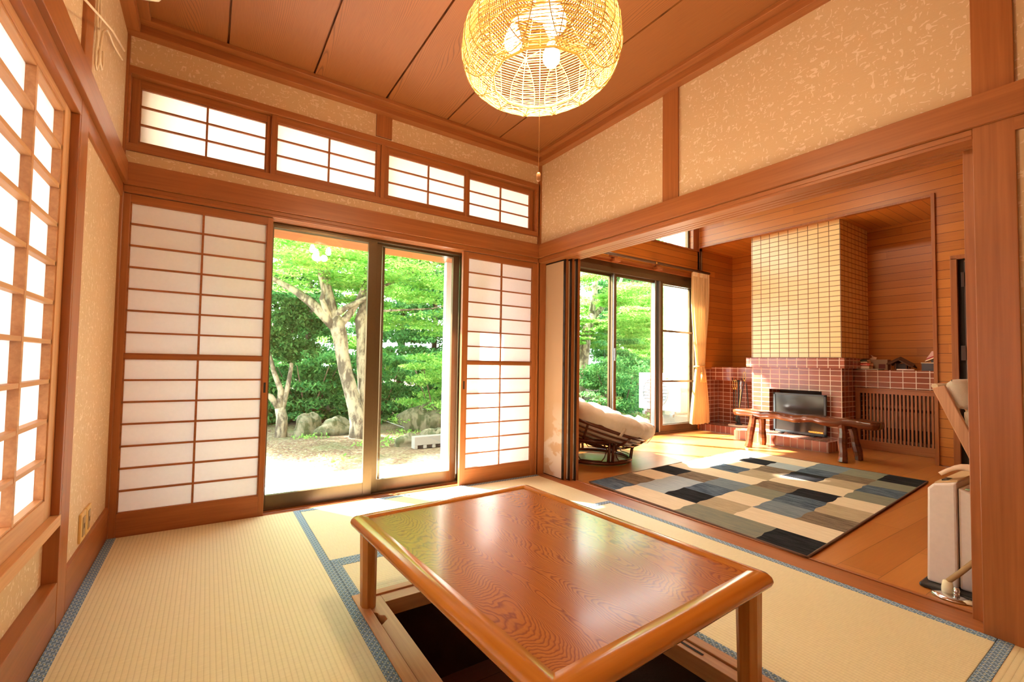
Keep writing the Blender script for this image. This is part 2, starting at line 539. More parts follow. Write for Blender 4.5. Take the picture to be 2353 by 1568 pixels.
class MB:
    def __init__(s):
        s.v = []; s.f = []; s.sm = []
    def add(s, vs, fs, smooth=False):
        n = len(s.v)
        s.v += [tuple(p) for p in vs]
        s.f += [tuple(i + n for i in f) for f in fs]
        s.sm += [smooth] * len(fs)
        return s
    def box(s, x0, x1, y0, y1, z0, z1):
        if x0 > x1: x0, x1 = x1, x0
        if y0 > y1: y0, y1 = y1, y0
        if z0 > z1: z0, z1 = z1, z0
        v = [(x0, y0, z0), (x1, y0, z0), (x1, y1, z0), (x0, y1, z0), (x0, y0, z1), (x1, y0, z1), (x1, y1, z1), (x0, y1, z1)]
        return s.add(v, [(0, 3, 2, 1), (4, 5, 6, 7), (0, 1, 5, 4), (1, 2, 6, 5), (2, 3, 7, 6), (3, 0, 4, 7)])
    def prism(s, pts, axis, a, b):
        """polygon pts (2D) extruded along axis from a to b"""
        def mk(p, t):
            return {'x': (t, p[0], p[1]), 'y': (p[0], t, p[1]), 'z': (p[0], p[1], t)}[axis]
        n = len(pts)
        v = [mk(p, a) for p in pts] + [mk(p, b) for p in pts]
        f = [tuple(range(n))[::-1], tuple(range(n, 2 * n))]
        f += [(i, (i + 1) % n, (i + 1) % n + n, i + n) for i in range(n)]
        return s.add(v, f)
    def tube(s, pts, r, n=8, closed=False, caps=True, smooth=True):
        pts = [Vector(p) for p in pts]
        m = len(pts)
        rs = r if isinstance(r, (list, tuple)) else [r] * m
        vs = []
        up = None
        for i, p in enumerate(pts):
            if closed: t = pts[(i + 1) % m] - pts[i - 1]
            else: t = pts[min(i + 1, m - 1)] - pts[max(i - 1, 0)]
            t = t.normalized() if t.length > 0 else Vector((0, 0, 1))
            if up is None:
                up = Vector((0, 0, 1)) if abs(t.z) < 0.9 else Vector((1, 0, 0))
            a = t.cross(up)
            if a.length < 1e-5: a = t.cross(Vector((0.3, 1, 0.2)))
            a.normalize()
            b = a.cross(t).normalized()
            up = b
            for k in range(n):
                q = 2 * math.pi * (k + 0.5) / n
                vs.append(p + (a * math.cos(q) + b * math.sin(q)) * rs[i])
        fs = []
        for i in range(m if closed else m - 1):
            j = (i + 1) % m
            for k in range(n):
                l = (k + 1) % n
                fs.append((i * n + k, i * n + l, j * n + l, j * n + k))
        s.add(vs, fs, smooth)
        if not closed and caps:
            b0 = len(s.v) - m * n
            s.f.append(tuple(b0 + k for k in range(n))[::-1]); s.sm.append(False)
            s.f.append(tuple(b0 + (m - 1) * n + k for k in range(n))); s.sm.append(False)
        return s
    def lathe(s, prof, c=(0, 0, 0), n=32, smooth=True):
        vs = []
        for r, z in prof:
            for k in range(n):
                a = 2 * math.pi * k / n
                vs.append((c[0] + r * math.cos(a), c[1] + r * math.sin(a), c[2] + z))
        fs = []
        for i in range(len(prof) - 1):
            for k in range(n):
                l = (k + 1) % n
                fs.append((i * n + k, i * n + l, (i + 1) * n + l, (i + 1) * n + k))
        s.add(vs, fs, smooth)
        b0 = len(s.v) - len(vs)
        s.f.append(tuple(b0 + k for k in range(n))[::-1]); s.sm.append(False)
        s.f.append(tuple(b0 + (len(prof) - 1) * n + k for k in range(n))); s.sm.append(False)
        return s
    def beam(s, a, b, w, h, up=(0, 0, 1)):
        """rectangular bar from a to b, w sideways, h along up"""
        a, b = Vector(a), Vector(b)
        t = (b - a).normalized()
        sd = t.cross(Vector(up)).normalized()
        u = sd.cross(t).normalized()
        v = []
        for p in (a, b):
            for i, j in ((-1, -1), (1, -1), (1, 1), (-1, 1)):
                v.append(p + sd * w / 2 * i + u * h / 2 * j)
        return s.add(v, [(0, 1, 2, 3), (4, 7, 6, 5), (0, 4, 5, 1), (1, 5, 6, 2), (2, 6, 7, 3), (3, 7, 4, 0)])
    def build(s, name, mat, parent=None, bevel=0.0, world=True, subsurf=0):
        me = bpy.data.meshes.new(name)
        me.from_pydata([tuple(p) for p in s.v], [], s.f)
        me.polygons.foreach_set('use_smooth', s.sm)
        me.materials.append(mat)
        if world and parent is not None:
            me.transform(inv_of(parent))
        me.update()
        o = bpy.data.objects.new(name, me)
        COL.objects.link(o)
        o.parent = parent
        if bevel:
            b = o.modifiers.new('bevel', 'BEVEL')
            b.width = bevel; b.segments = 2; b.limit_method = 'ANGLE'; b.angle_limit = math.radians(40)
        if subsurf:
            b = o.modifiers.new('sub', 'SUBSURF')
            b.levels = subsurf; b.render_levels = subsurf
        return o

def fixn(o):
    import bmesh
    bm = bmesh.new(); bm.from_mesh(o.data)
    bmesh.ops.recalc_face_normals(bm, faces=bm.faces)
    bm.to_mesh(o.data); bm.free()
    return o

def thing(name, label, cat, loc=(0, 0, 0), rz=0.0, group=None):
    o = bpy.data.objects.new(name, None)
    COL.objects.link(o)
    o.location = loc
    o.rotation_euler = (0, 0, rz)
    o.empty_display_size = 0.1
    o['label'] = label; o['category'] = cat
    if group: o['group'] = group
    return o
def tag(o, label, cat, group=None, kind=None):
    o['label'] = label; o['category'] = cat
    if group: o['group'] = group
    if kind: o['kind'] = kind
    return o
def struct(o, label=None):
    o['kind'] = 'structure'
    if label: o['label'] = label
    return o
def sroot(name, label, loc=(0, 0, 0)):
    o = bpy.data.objects.new(name, None)
    COL.objects.link(o)
    o.location = loc
    o['kind'] = 'structure'; o['label'] = label
    return o

# ------------------------------------------------------------------ constants
W = 2.742          # room width
YB = -3.70         # rear wall of the tatami room
ZC, ZCR, ZN, ZNT, ZK = 2.66, 2.59, 1.80, 1.914, 1.7625
RX = 0.19          # thickness of the wall between the rooms
LX, LYW, LYB = 3.74, 0.90, -4.6    # living room
LZ = 3.45

# ------------------------------------------------------------------ tatami room: floor
m = MB()
m.box(-W - 0.1, 0, YB, -2.20, -0.06, -0.045)
m.box(-W - 0.1, -1.845, -2.20, 0.0, -0.06, -0.045)
m.box(-0.90, 0, -2.20, 0.0, -0.06, -0.045)
m.box(-1.845, -0.90, -1.125, 0.0, -0.06, -0.045)
struct(m.build('floor', WX), 'board floor under the tatami mats')

def tatami(x0, x1, y0, y1, axis, sides, label):
    g = 0.0012
    x0 += g; x1 -= g; y0 += g; y1 -= g
    t = thing('tatami_mat', label, 'tatami mat', (x0, y0, -0.045), group=None)
    MB().box(x0, x1, y0, y1, -0.045, 0.0).build('woven_surface', TATY if axis == 'y' else TATX, t, bevel=0.002)
    hw = 0.036
    for sd in sides:
        if sd == 'L': b = (x0 - 0.0005, x0 + hw, y0, y1)
        if sd == 'R': b = (x1 - hw, x1 + 0.0005, y0, y1)
        xa_ = x0 + (hw + .0003) * ('L' in sides); xb_ = x1 - (hw + .0003) * ('R' in sides)
        if sd == 'B': b = (xa_, xb_, y0 - 0.0005, y0 + hw)
        if sd == 'T': b = (xa_, xb_, y1 - hw, y1 + 0.0005)
        MB().box(b[0], b[1], b[2], b[3], -0.04, 0.0016).build('cloth_border', HERI, t, bevel=0.0008)
    return t
tatami(-W, -1.838, -1.655, 0, 'y', 'LR', 'tatami mat with blue borders along the left wall, beside the tall left shoji')
tatami(-1.838, 0, -0.812, 0, 'x', 'BT', 'sunlit pale tatami mat lying along the glass sliding door')
tatami(-1.838, -0.905, -1.130, -0.812, 'x', 'TL', 'short tatami strip between the sunken hearth and the window-side mat')
tatami(-0.905, 0, -2.485, -0.812, 'y', 'LR', 'golden brown tatami mat along the sill to the wooden-floored room')
tatami(-0.905, 0, YB, -2.485, 'x', 'T', 'tatami mat corner at the foot of the big right post, lower right of the photo')
tatami(-W, -1.838, YB, -1.655, 'y', 'LR', 'nearest tatami mat at the lower left edge, in front of the camera')
tatami(-1.838, -0.905, YB, -2.205, 'y', 'LR', 'tatami mat behind the sunken hearth at the bottom edge of the photo')

# ------------------------------------------------------------------ sunken hearth pit
m = MB()
x0, x1, y0, y1 = -1.80, -0.945, -2.17, -1.165
m.box(x0 - .02, x0, y0, y1, -0.42, -0.035); m.box(x1, x1 + .02, y0, y1, -0.42, -0.035)
m.box(x0 - .02, x1 + .02, y1, y1 + .02, -0.42, -0.035); m.box(x0 - .02, x1 + .02, y0 - .02, y0, -0.42, -0.035)
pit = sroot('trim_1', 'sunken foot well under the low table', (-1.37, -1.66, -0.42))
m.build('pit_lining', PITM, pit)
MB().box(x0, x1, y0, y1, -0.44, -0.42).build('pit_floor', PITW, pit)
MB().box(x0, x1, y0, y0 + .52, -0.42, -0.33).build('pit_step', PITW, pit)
def rim(a, b, c, d, ax):
    MB().box(a, b, c, d, -0.045, 0.004).build('rim_board', WYP if ax == 'y' else WXP, pit, bevel=0.002)
rim(-1.838, -1.800, -2.205, -1.130, 'y'); rim(-0.945, -0.905, -2.205, -1.130, 'y')
rim(-1.800, -0.945, -1.165, -1.130, 'x'); rim(-1.800, -0.945, -2.205, -2.17, 'x')
def rail_notch(xa, xb, side):
    # rail carrying the table legs, with a shaped finger notch
    ya, yb = -2.17, -1.165
    pts = []
    if side < 0:
        pts = [(xa, ya), (xb, ya), (xb, yb), (xa, yb), (xa, -1.27), (xa + .012, -1.285), (xa + .014, -1.30), (xa + .03, -1.31), (xa + .03, -1.335), (xa + .018, -1.345), (xa, -1.36)]
    else:
        pts = [(xa, ya), (xb, ya), (xb, yb), (xa, yb)]
    n = len(pts)
    MB().prism(pts, 'z', -0.06, -0.002).build('leg_rail', WYP, pit, bevel=0.002)
rail_notch(-1.797, -1.735, -1)
rail_notch(-0.995, -0.948, 1)
MB().box(-0.975, -0.965, -2.02, -1.93, -0.001, -0.0005).build('finger_slot', DARK, pit)
MB().box(-1.735, -0.995, -1.225, -1.165, -0.06, -0.002).build('cross_rail', WXP, pit, bevel=0.002)

# ------------------------------------------------------------------ low table
TR = math.radians(2.8)
TCX, TCY, TH = -1.412, -1.705, 0.335
t = thing('low_table', 'low orange-brown zelkova table with rounded frame standing over the sunken hearth', 'table', (TCX, TCY, -0.002), TR)
hx, hy, bw = 0.437, 0.545, 0.060
def rrect(hx, hy, r, n=7):
    p = []
    for cx, cy, a0 in ((hx - r, hy - r, 0), (-hx + r, hy - r, 90), (-hx + r, -hy + r, 180), (hx - r, -hy + r, 270)):
        for k in range(n + 1):
            a = math.radians(a0 + 90 * k / n)
            p.append((cx + r * math.cos(a), cy + r * math.sin(a)))
    return p
tz = TH + 0.002
# frame: lofted profile rings around a rounded rectangle
prof = [(-bw, -0.006), (-bw + .004, 0.0), (-0.030, 0.0), (-0.012, -0.004), (-0.003, -0.012), (0, -0.020), (-0.004, -0.030), (-0.018, -0.040), (-0.034, -0.044), (-bw, -0.044)]
rings = []
m = MB()
for o, z in prof:
    r = max(0.004, 0.035 + o)
    rings.append([(p[0], p[1], tz + z) for p in rrect(hx + o, hy + o, r)])
nn = len(rings[0])
def frame_part(sel):
    mm = MB()
    vs = [q for rg in rings for q in rg]
    fs = []
    for i in range(len(rings)):
        j = (i + 1) % len(rings)
        for k in range(nn):
            l = (k + 1) % nn
            if sel(k): fs.append((i * nn + k, i * nn + l, j * nn + l, j * nn + k))
    use = sorted({i for f in fs for i in f})
    ix = {v: n for n, v in enumerate(use)}
    mm.add([vs[i] for i in use], [tuple(ix[i] for i in f) for f in fs], True)
    return mm
# corner index halves: 8 points per corner, split at k=3/4
def side_of(k):
    q = (k - 3) // 8 % 4
    return q
for q, mt in ((0, TEDGE), (1, TEDGEY), (2, TEDGE), (3, TEDGEY)):
    o = frame_part(lambda k, q=q: side_of(k) == q).build('edge_frame', mt, t, world=False)
MB().box(-hx + bw - .002, hx - bw + .002, -hy + bw - .002, hy - bw + .002, tz - 0.03, tz - 0.005).build('table_top', TABLET, t, world=False)
MB().box(-hx + .05, hx - .05, -hy + .06, -hy + .08, tz - .075, tz - .044).box(-hx + .05, hx - .05, hy - .08, hy - .06, tz - .075, tz - .044).box(-hx + .05, -hx + .07, -hy + .08, hy - .08, tz - .075, tz - .044).box(hx - .07, hx - .05, -hy + .08, hy - .08, tz - .075, tz - .044).build('apron', TEAKZ, t, world=False)
for sx in (-1, 1):
    for sy in (-1, 1):
        def ring(cx, cy, h, z):
            c = 0.014
            return [(cx + h, cy + h - c, z), (cx + h - c, cy + h, z), (cx - h + c, cy + h, z), (cx - h, cy + h - c, z), (cx - h, cy - h + c, z), (cx - h + c, cy - h, z), (cx + h - c, cy - h, z), (cx + h, cy - h + c, z)]
        a = ring(sx * 0.366, sy * 0.500, 0.026, 0.0)
        b = ring(sx * 0.372, sy * 0.495, 0.029, tz - 0.045)
        mm = MB().add(a + b, [tuple(range(8))[::-1], tuple(range(8, 16))] + [(i, (i + 1) % 8, (i + 1) % 8 + 8, i + 8) for i in range(8)])
        mm.build('leg', TEAKZ, t, world=False)

# ------------------------------------------------------------------ tatami room: walls and timber
OPX0, OPX1 = -2.06, -0.668        # window opening behind the shoji
m = MB()
wy0, wy1 = 0.115, 0.16
m.box(OPX0 - .03, OPX1 + .03, wy0, wy1, 1.765, 1.80)
m.box(-W - .15, 0.1, 0.012, 0.10, 1.80, 1.985)
m.box(-W - .15, 0.1, 0.0115, 0.16, 2.43, 2.75)
m.box(-W - .15, -2.66, 0.09, 0.16, 1.985, 2.43)
m.box(-0.05, 0.1, 0.06, 0.16, 1.985, 2.43)
m.box(-W - .15, 0.1, 0.10, 0.16, 1.80, 1.985)
m.box(OPX0, OPX1, wy0, wy1, -0.4, -0.03)
struct(m.build('wall_back', WALLP), 'flecked beige wallpapered wall with the sliding window')
m = MB()  # pocket walls kept white and set deep so daylight brightens the shoji
m.box(-W - .15, OPX0 - .03, 0.45, 0.49, -0.4, 1.80)
m.box(OPX1 + .03, RX - .03, 0.45, 0.49, -0.4, 1.80)
m.box(-W - .10, OPX0 - .03, 0.12, 0.45, -0.05, -0.01)
m.box(OPX1 + .03, RX - .03, 0.12, 0.45, -0.05, -0.01)
struct(m.build('wall_back.001', P('pocket_bounce_white', (0.90, 0.88, 0.85), 0.9)), 'white wall pocket behind the side shoji, deepened to brighten their paper')
m = MB()
m.box(0.012, 0.178, -2.55, 0.0, 1.90, 2.75)
m.box(0.012, 0.178, YB, -2.55, 0, 2.75)
struct(m.build('wall_right', WALLP), 'flecked wallpapered wall above the opening')
m = MB()
LWX = -W - 0.012
m.box(LWX - .10, LWX, -0.76, 0.15, 0, 2.75)
m.box(LWX - .10, LWX, YB, -0.76, 1.90, 2.75)
m.box(LWX - .10, LWX - 0.03, YB, -0.76, 0, 0.35)
m.box(LWX - .10, LWX, YB, -2.9, 0.35, 1.9)
struct(m.build('wall_left', WALLP), 'flecked wallpapered left wall with a shoji window')
struct(MB().box(-W - .15, RX, YB - .1, YB, -0.06, 2.75).build('wall_rear', WALLP), 'wallpapered wall behind the camera')
# ceiling boards with gaps
m = MB()
gx = -2.763 + 0.457
edges = [-W - .05] + [-2.306 + .457 * k for k in range(6)] + [0.05]
for a, b in zip(edges[:-1], edges[1:]):
    m.box(a + 0.0055, b - 0.0055, YB, 0.05, ZC, ZC + 0.02)
m.box(-W - .1, 0.1, YB - .05, 0.1, ZC + 0.02, ZC + 0.035)
struct(m.build('ceiling', CEIL), 'cedar board ceiling with dark seams')
ti = [1]
def trim(mb, mat, label, bevel=0.002):
    ti[0] += 1
    return struct(mb.build('trim_%d' % ti[0], mat, bevel=bevel), label)
# crown moulding in two steps
trim(MB().box(-W - .02, 0.02, -0.045, 0.03, ZCR, ZCR + .045).box(-W - .02, 0.02, -0.092, 0.03, ZCR + .045, ZC), WX, 'stepped wooden cornice over the window wall')
trim(MB().box(-0.045, 0.02, YB, -0.045, ZCR, ZCR + .045).box(-0.092, 0.02, YB, -0.092, ZCR + .045, ZC), WY, 'stepped wooden cornice over the opening')
trim(MB().box(-W - .02, -W + .045, YB, -0.045, ZCR, ZCR + .045).box(-W - .02, -W + .092, YB, -0.092, ZCR + .045, ZC), WY, 'stepped wooden cornice on the left wall')
# nageshi rails
d = 0.018
trim(MB().box(-W, 0, -d, 0.02, ZN, ZNT), WX, 'nageshi rail across the window wall')
trim(MB().box(-d, 0.02, YB, -d, ZN, ZNT), WY, 'nageshi rail across the wall of the opening')
trim(MB().box(-W - .02, -W + d, YB, -d, ZN, ZNT), WY, 'nageshi rail across the left wall')
# lintels (kamoi)
trim(MB().box(-W, 0, 0, 0.030, ZK, ZK + .015).box(-W, 0, 0.036, 0.062, ZK, ZK + .015).box(-W, 0, 0.068, 0.112, ZK, ZK + .015).box(-W, 0, 0, 0.112, ZK + .015, ZN - .0005), WX, 'grooved lintel over the window shoji')
mk = MB().box(0, RX, -2.452, 0, ZK + .014, ZN - .001)
for a, b in ((0, 0.078), (0.084, 0.114), (0.120, 0.150), (0.156, RX)):
    mk.box(a, b, -2.452, 0, ZK, ZK + .014)
trim(mk, WY, 'grooved lintel over the wide opening')
trim(MB().box(0.13, RX, -2.452, 0.1, ZN, 1.93), WY, 'rail above the opening on the living room side')
trim(MB().box(0.0, 0.03, YB, -2.548, 1.752, ZN - .001), WY, 'thin rail on the wallpaper right of the big post')
trim(MB().box(-W - .03, -W, -0.76, -0.001, 1.735, ZN - .001).box(-W - .035, -W, YB, -0.865, 1.74, ZN - .001).box(-W - .12, -W - .048, YB, -0.865, 1.74, ZN), WY, 'grooved lintel over the left shoji window')
# sill of the opening and the window sill
trim(MB().box(0, RX, -2.452, 0.0, -0.05, 0.0).box(0.150, 0.162, -2.42, -0.30, 0, 0.006), WY, 'wooden threshold between the two rooms')
trim(MB().box(-W, 0, 0.0, 0.118, -0.05, -0.004).box(OPX0, OPX1, 0.036, 0.044, -0.004, 0.0), WX, 'wooden sill under the window shoji')
# posts
trim(MB().box(0.0, 0.105, -2.552, -2.452, -0.045, 2.62), WZ, 'broad wooden post at the right end of the opening')
trim(MB().box(0.105, 0.19, -2.552, -2.408, -0.02, 1.765), WZ, 'door stop behind the right post')
trim(MB().box(0.0, 0.08, 0.0, 0.10, -0.045, 1.80).box(-0.012, 0.012, 0.0, 0.03, -0.04, 2.62).box(0.0, 0.03, -0.012, 0.03, 1.90, 2.62).box(0.08, RX, 0.012, 0.10, -0.045, 1.80), WZ, 'corner post beside the stacked sliding panels')
trim(MB().box(-W - .013, -W, 0.0, 0.03, 0, 2.62).box(-W - .011, -W + .002, 0.004, 0.06, 0, 2.62), WZ, 'corner post at the left end of the window wall')
trim(MB().box(-W - .15, RX - .03, 0.161, 0.50, 1.766, 1.80).box(-W - .15, OPX0 - .03, 0.113, 0.161, 1.766, 1.80).box(OPX1 + .03, RX - .03, 0.113, 0.161, 1.766, 1.80), WX, 'soffit board over the glass door')
trim(MB().box(-W - .10, -W, 0.031, 0.49, -.3, 1.80), WZ, 'jamb closing the pocket beside the left shoji')
trim(MB().box(-1.424, -1.313, 0.0, 0.02, 2.44, ZCR + .01), WZ, 'short post between cornice and transom')
trim(MB().box(0.0, 0.02, -1.278, -1.173, ZNT - .01, ZCR + .01), WZ, 'short post over the wide opening')
trim(MB().box(-W - .10, -W, -0.862, -0.757, -0.045, 2.62), WZ, 'wooden post between shoji window and outlets')
# window sill on the left wall and baseboards
trim(MB().box(-W - .11, -W, YB, -0.863, 0.347, 0.385), WYP, 'wooden sill under the left shoji window')  # lighter wood puts the daylight on the sill into its colour
struct(MB().box(-W - .02, -W, -0.757, 0.0, -0.045, 0.158).build('baseboard_left', WY, bevel=0.002), 'tall wooden baseboard under the outlets')
struct(MB().box(-W - .045, -W - .001, YB, -0.863, -0.045, 0.160).build('baseboard_left.001', WY, bevel=0.002), 'tall wooden baseboard under the left window')

# transom frame
trim(MB().box(-W, 0, 0.0, 0.10, 1.982, 2.022).box(-W, 0, 0.0, 0.10, 2.388, 2.430).box(-W, -W + .010, 0, .1, 2.02, 2.39).box(-0.030, -0.0, 0.0, .1, 2.02, 2.39), WX, 'transom frame over the nageshi rail')

def shoji(name, label, x0, x1, z0, z1, y, rows, stile, topr, botr, mid=None, pull=None, th=0.026, plane='y', cols=2, mb=0.0095, md=0.012, cat='shoji screen', group=None, P2=PAPER, mats=None, ez=None):
    """lattice screen with paper behind; plane 'y' or 'x' (x: x0,x1 are y values and y is x)"""
    mt = mats or (WX, WZ)
    def bx(m_, a, b, c, d_, e, f):
        if plane == 'y': m_.box(a, b, c, d_, e, f)
        else: m_.box(2 * y - d_, 2 * y - c, a, b, e, f)
        return m_
    loc = ((x0 + x1) / 2, y, z0) if plane == 'y' else (y, (x0 + x1) / 2, z0)
    t = thing(name, label, cat, loc, group=group)
    L, R = (stile if isinstance(stile, tuple) else (stile, stile))
    bx(MB(), x0, x0 + L, y, y + th, z0, z1).build('stile', mt[1], t, bevel=0.0015)
    bx(MB(), x1 - R, x1, y, y + th, z0, z1).build('stile', mt[1], t, bevel=0.0015)
    bx(MB(), x0 + L, x1 - R, y, y + th, z1 - topr, z1).build('top_rail', mt[0], t, bevel=0.0015)
    bx(MB(), x0 + L, x1 - R, y, y + th, z0, z0 + botr).build('bottom_rail', mt[0], t, bevel=0.0015)
    secs = [(z0 + botr, z1 - topr)]
    if mid:
        bx(MB(), x0 + L, x1 - R, y, y + th, mid[0], mid[1]).build('middle_rail', mt[0], t, bevel=0.0015)
        secs = [(z0 + botr, mid[0]), (mid[1], z1 - topr)]
    a, b = x0 + L, x1 - R
    lat = MB()
    bead = 0.006
    for s0, s1 in secs:
        bx(lat, a, a + bead, y + .004, y + md + .006, s0, s1); bx(lat, b - bead, b, y + .004, y + md + .006, s0, s1)
        bx(lat, a, b, y + .004, y + md + .006, s0, s0 + bead); bx(lat, a, b, y + .004, y + md + .006, s1 - bead, s1)
        zs = ez if ez else [s0 + (s1 - s0) * k / rows for k in range(1, rows)]
        for zz in zs: bx(lat, a, b, y + .004, y + .004 + md, zz - mb / 2, zz + mb / 2)
        for k in range(1, cols):
            xx = a + (b - a) * k / cols
            bx(lat, xx - mb / 2 - .0005, xx + mb / 2 + .0005, y + .003, y + .004 + md, s0, s1)
    lat.build('lattice', mt[0], t)
    for s0, s1 in secs:
        bx(MB(), a, b, y + .004 + md, y + .0048 + md, s0, s1).build('paper', P2, t)
    if pull:
        pm = MB()
        bx(pm, pull[0] - .006, pull[0] + .006, y - .0006, y + .002, pull[1] - .03, pull[1] + .03).build('finger_pull', DARK, t)
    return t
SHJ = 0.012
shoji('shoji_screen', 'tall wide shoji screen at the left end of the window wall', -2.7415, -2.036, -0.004, 1.758, SHJ, 7, 0.030, 0.040, 0.118, (0.905, 0.926), (-2.052, 0.745), mats=(WX, WZ))
shoji('shoji_screen', 'tall shoji screen right of the glass door, beside the corner post', -0.722, -0.004, -0.004, 1.758, SHJ, 7, (0.046, 0.050), 0.040, 0.118, (0.905, 0.926), (-0.698, 0.745), mats=(WX, WZ))
for i, (a, b, yy, lab) in enumerate((
        (-2.732, -2.050, 0.044, 'transom shoji panel farthest left, set in the back track'),
        (-2.062, -1.385, 0.014, 'transom shoji panel second from the left, in front of its neighbour'),
        (-1.358, -0.688, 0.014, 'transom shoji panel third from the left, just right of the centre bar'),
        (-0.700, -0.034, 0.044, 'smallest-looking transom shoji panel, beside the room corner'))):
    shoji('transom_shoji', lab, a, b, 2.022, 2.388, yy, 3, 0.028 if i in (1, 2) else 0.036, 0.042, 0.028, mats=(WX, WZ), cat='shoji panel', group='transom shoji over the window')
trim(MB().box(-1.385, -1.358, 0.0, 0.10, 2.022, 2.388), WZ, 'centre bar of the transom')
# left wall shoji window: two sashes, ribs every 13 cm
shoji('shoji_screen', 'bright shoji sash in the left wall window with large square panes', -2.06, -0.868, 0.385, 1.742, -W - 0.024, 10, 0.075, 0.030, 0.068, plane='x', cols=4, mb=0.013, md=0.022, th=0.034, mats=(WYP, WZP), P2=PAPERL)  # paler wood stands in for daylight on this sash
trim(MB().box(-W - .024, -W - .001, -0.878, -0.862, 0.385, 1.742), WZ, 'narrow stop beside the left shoji sash')
shoji('shoji_screen', 'second shoji sash of the left wall window, behind the camera side', -2.90, -2.03, 0.385, 1.742, -W - 0.064, 10, 0.04, 0.030, 0.068, plane='x', cols=3, mb=0.013, md=0.022, mats=(WYP, WZP), P2=PAPERL)  # daylight tone painted in by the paler wood, as on the first sash

# ------------------------------------------------------------------ glass sliding door of the tatami room
wr = sroot('window_1', 'bronze aluminium sliding glass door to the garden', (-1.36, 0.12, 0))
fr = MB().box(OPX0, OPX1, .095, .20, -0.03, 0.006).box(OPX0, OPX1, .095, .20, 1.745, 1.765).box(OPX0, OPX0 + .02, .095, .20, 0, 1.75).box(OPX1 - .012, OPX1, .095, .20, 0, 1.75)
fr.build('window_frame', BRONZE, wr, bevel=0.001)
def sash(parent, x0, x1, y, z0, z1, sl, sr, top, bot, mat=BRONZE, name='sash_frame', th=0.028, gl=True):
    m = MB().box(x0, x0 + sl, y, y + th, z0, z1).box(x1 - sr, x1, y, y + th, z0, z1).box(x0 + sl, x1 - sr, y, y + th, z1 - top, z1).box(x0 + sl, x1 - sr, y, y + th, z0, z0 + bot)
    f = m.build(name, mat, parent, bevel=0.0015)
    if gl: MB().box(x0 + sl, x1 - sr, y + th / 2, y + th / 2 + .001, z0 + bot, z1 - top).build('glass_pane', GLASS, f)
    return f
sash(wr, -2.055, -1.362, .100, 0.004, 1.748, .035, .060, .018, .082)
sash(wr, -1.390, -0.690, .134, 0.004, 1.748, .075, .052, .018, .082)
sash(wr, -1.30, -0.672, .168, 0.004, 1.748, .018, .016, .018, .04, BRONZE, 'screen_frame', 0.014, False)

# ------------------------------------------------------------------ fusuma panels stacked at the left of the opening
for i, (xa, ye, lab, mt) in enumerate((
        (0.082, -0.236, 'front sliding panel of the stack, pale paper with cloud print', FUSU),
        (0.118, -0.268, 'middle sliding panel of the stack, showing a sliver of pale paper', FUSU),
        (0.154, -0.296, 'rearmost sliding panel of the stack, toward the living room', FUSU))):
    xb = xa + 0.026
    t = sroot('door_%d' % (i + 1), lab, ((xa + xb) / 2, (ye + 0.0) / 2, 0))
    y0_ = ye
    MB().box(xa + .002, xb - .002, y0_ + .004, 0.010, 0.004, 1.775).build('panel_core', WZ, t)
    MB().box(xa, xa + .002, y0_ + .02, 0.008, 0.006, 1.752).build('panel_paper', mt, t)
    MB().box(xa - .003, xa + .003, y0_, y0_ + .021, 0.0, 1.762).box(xa - .001, xa + .002, y0_, 0.008, 1.752, 1.762).box(xa - .001, xa + .002, y0_, 0.008, 0.0, 0.005).build('lacquer_edge', LACQ, t)
    MB().box(xa + .004, xb + .004, y0_ - .001, y0_ + .005, 0.0, 1.762).build('edge_strip', WZ, t)

# ------------------------------------------------------------------ outlets, cable, air conditioner on the left wall
for (ya, yb, lab, dbl) in ((-0.545, -0.462, 'nearer beige wall outlet plate low on the left wall', 0), (-0.452, -0.372, 'farther beige wall outlet plate, next to the room corner side', 1)):
    t = thing('wall_outlet', lab, 'outlet', (LWX, (ya + yb) / 2, 0.175))
    MB().box(LWX, LWX + .009, ya, yb, 0.172, 0.285).build('plate', P('outlet_plate', (0.72, 0.46, 0.16), 0.4), t, bevel=0.002)
    MB().box(LWX + .009, LWX + .011, ya + .022, yb - .022, 0.19, 0.268).build('socket', P('outlet_socket', (0.36, 0.24, 0.12), 0.4), t, bevel=0.001)
    MB().box(LWX + .011, LWX + .0115, ya + .034, ya + .038, 0.22, 0.24).box(LWX + .011, LWX + .0115, ya + .046, ya + .05, 0.22, 0.24).build('slot', DARK, t)
ac = thing('air_conditioner', 'cream wall air conditioner, only its lower corner showing at the top left', 'air conditioner', (-W, -1.06, 2.30))
hexp = [(-W + .001, 2.31), (-W + .10, 2.285), (-W + .19, 2.31), (-W + .215, 2.36), (-W + .21, 2.55), (-W + .001, 2.56)]
MB().prism(hexp, 'y', -1.50, -0.745).build('casing', CREAMP, ac, bevel=0.012)
MB().box(-W + .10, -W + .185, -1.44, -0.80, 2.300, 2.306).build('louver', WHITEP, ac)
tag(MB().tube([(-2.665, -1.30, 1.885), (-2.70, -0.70, 2.17), (-2.72, -0.30, 2.325)], 0.004, 6).build('wand', P('wand_plastic', (0.86, 0.62, 0.42), 0.5)), 'thin pale rod hanging slantwise high on the left wall', 'rod')
cb = [(LWX + .008 + .003 * math.sin(k * .9), -0.655 - .008 * k / 10 + 0.006 * math.sin(k * 1.1), 2.56 - .04 * k) for k in range(10)]
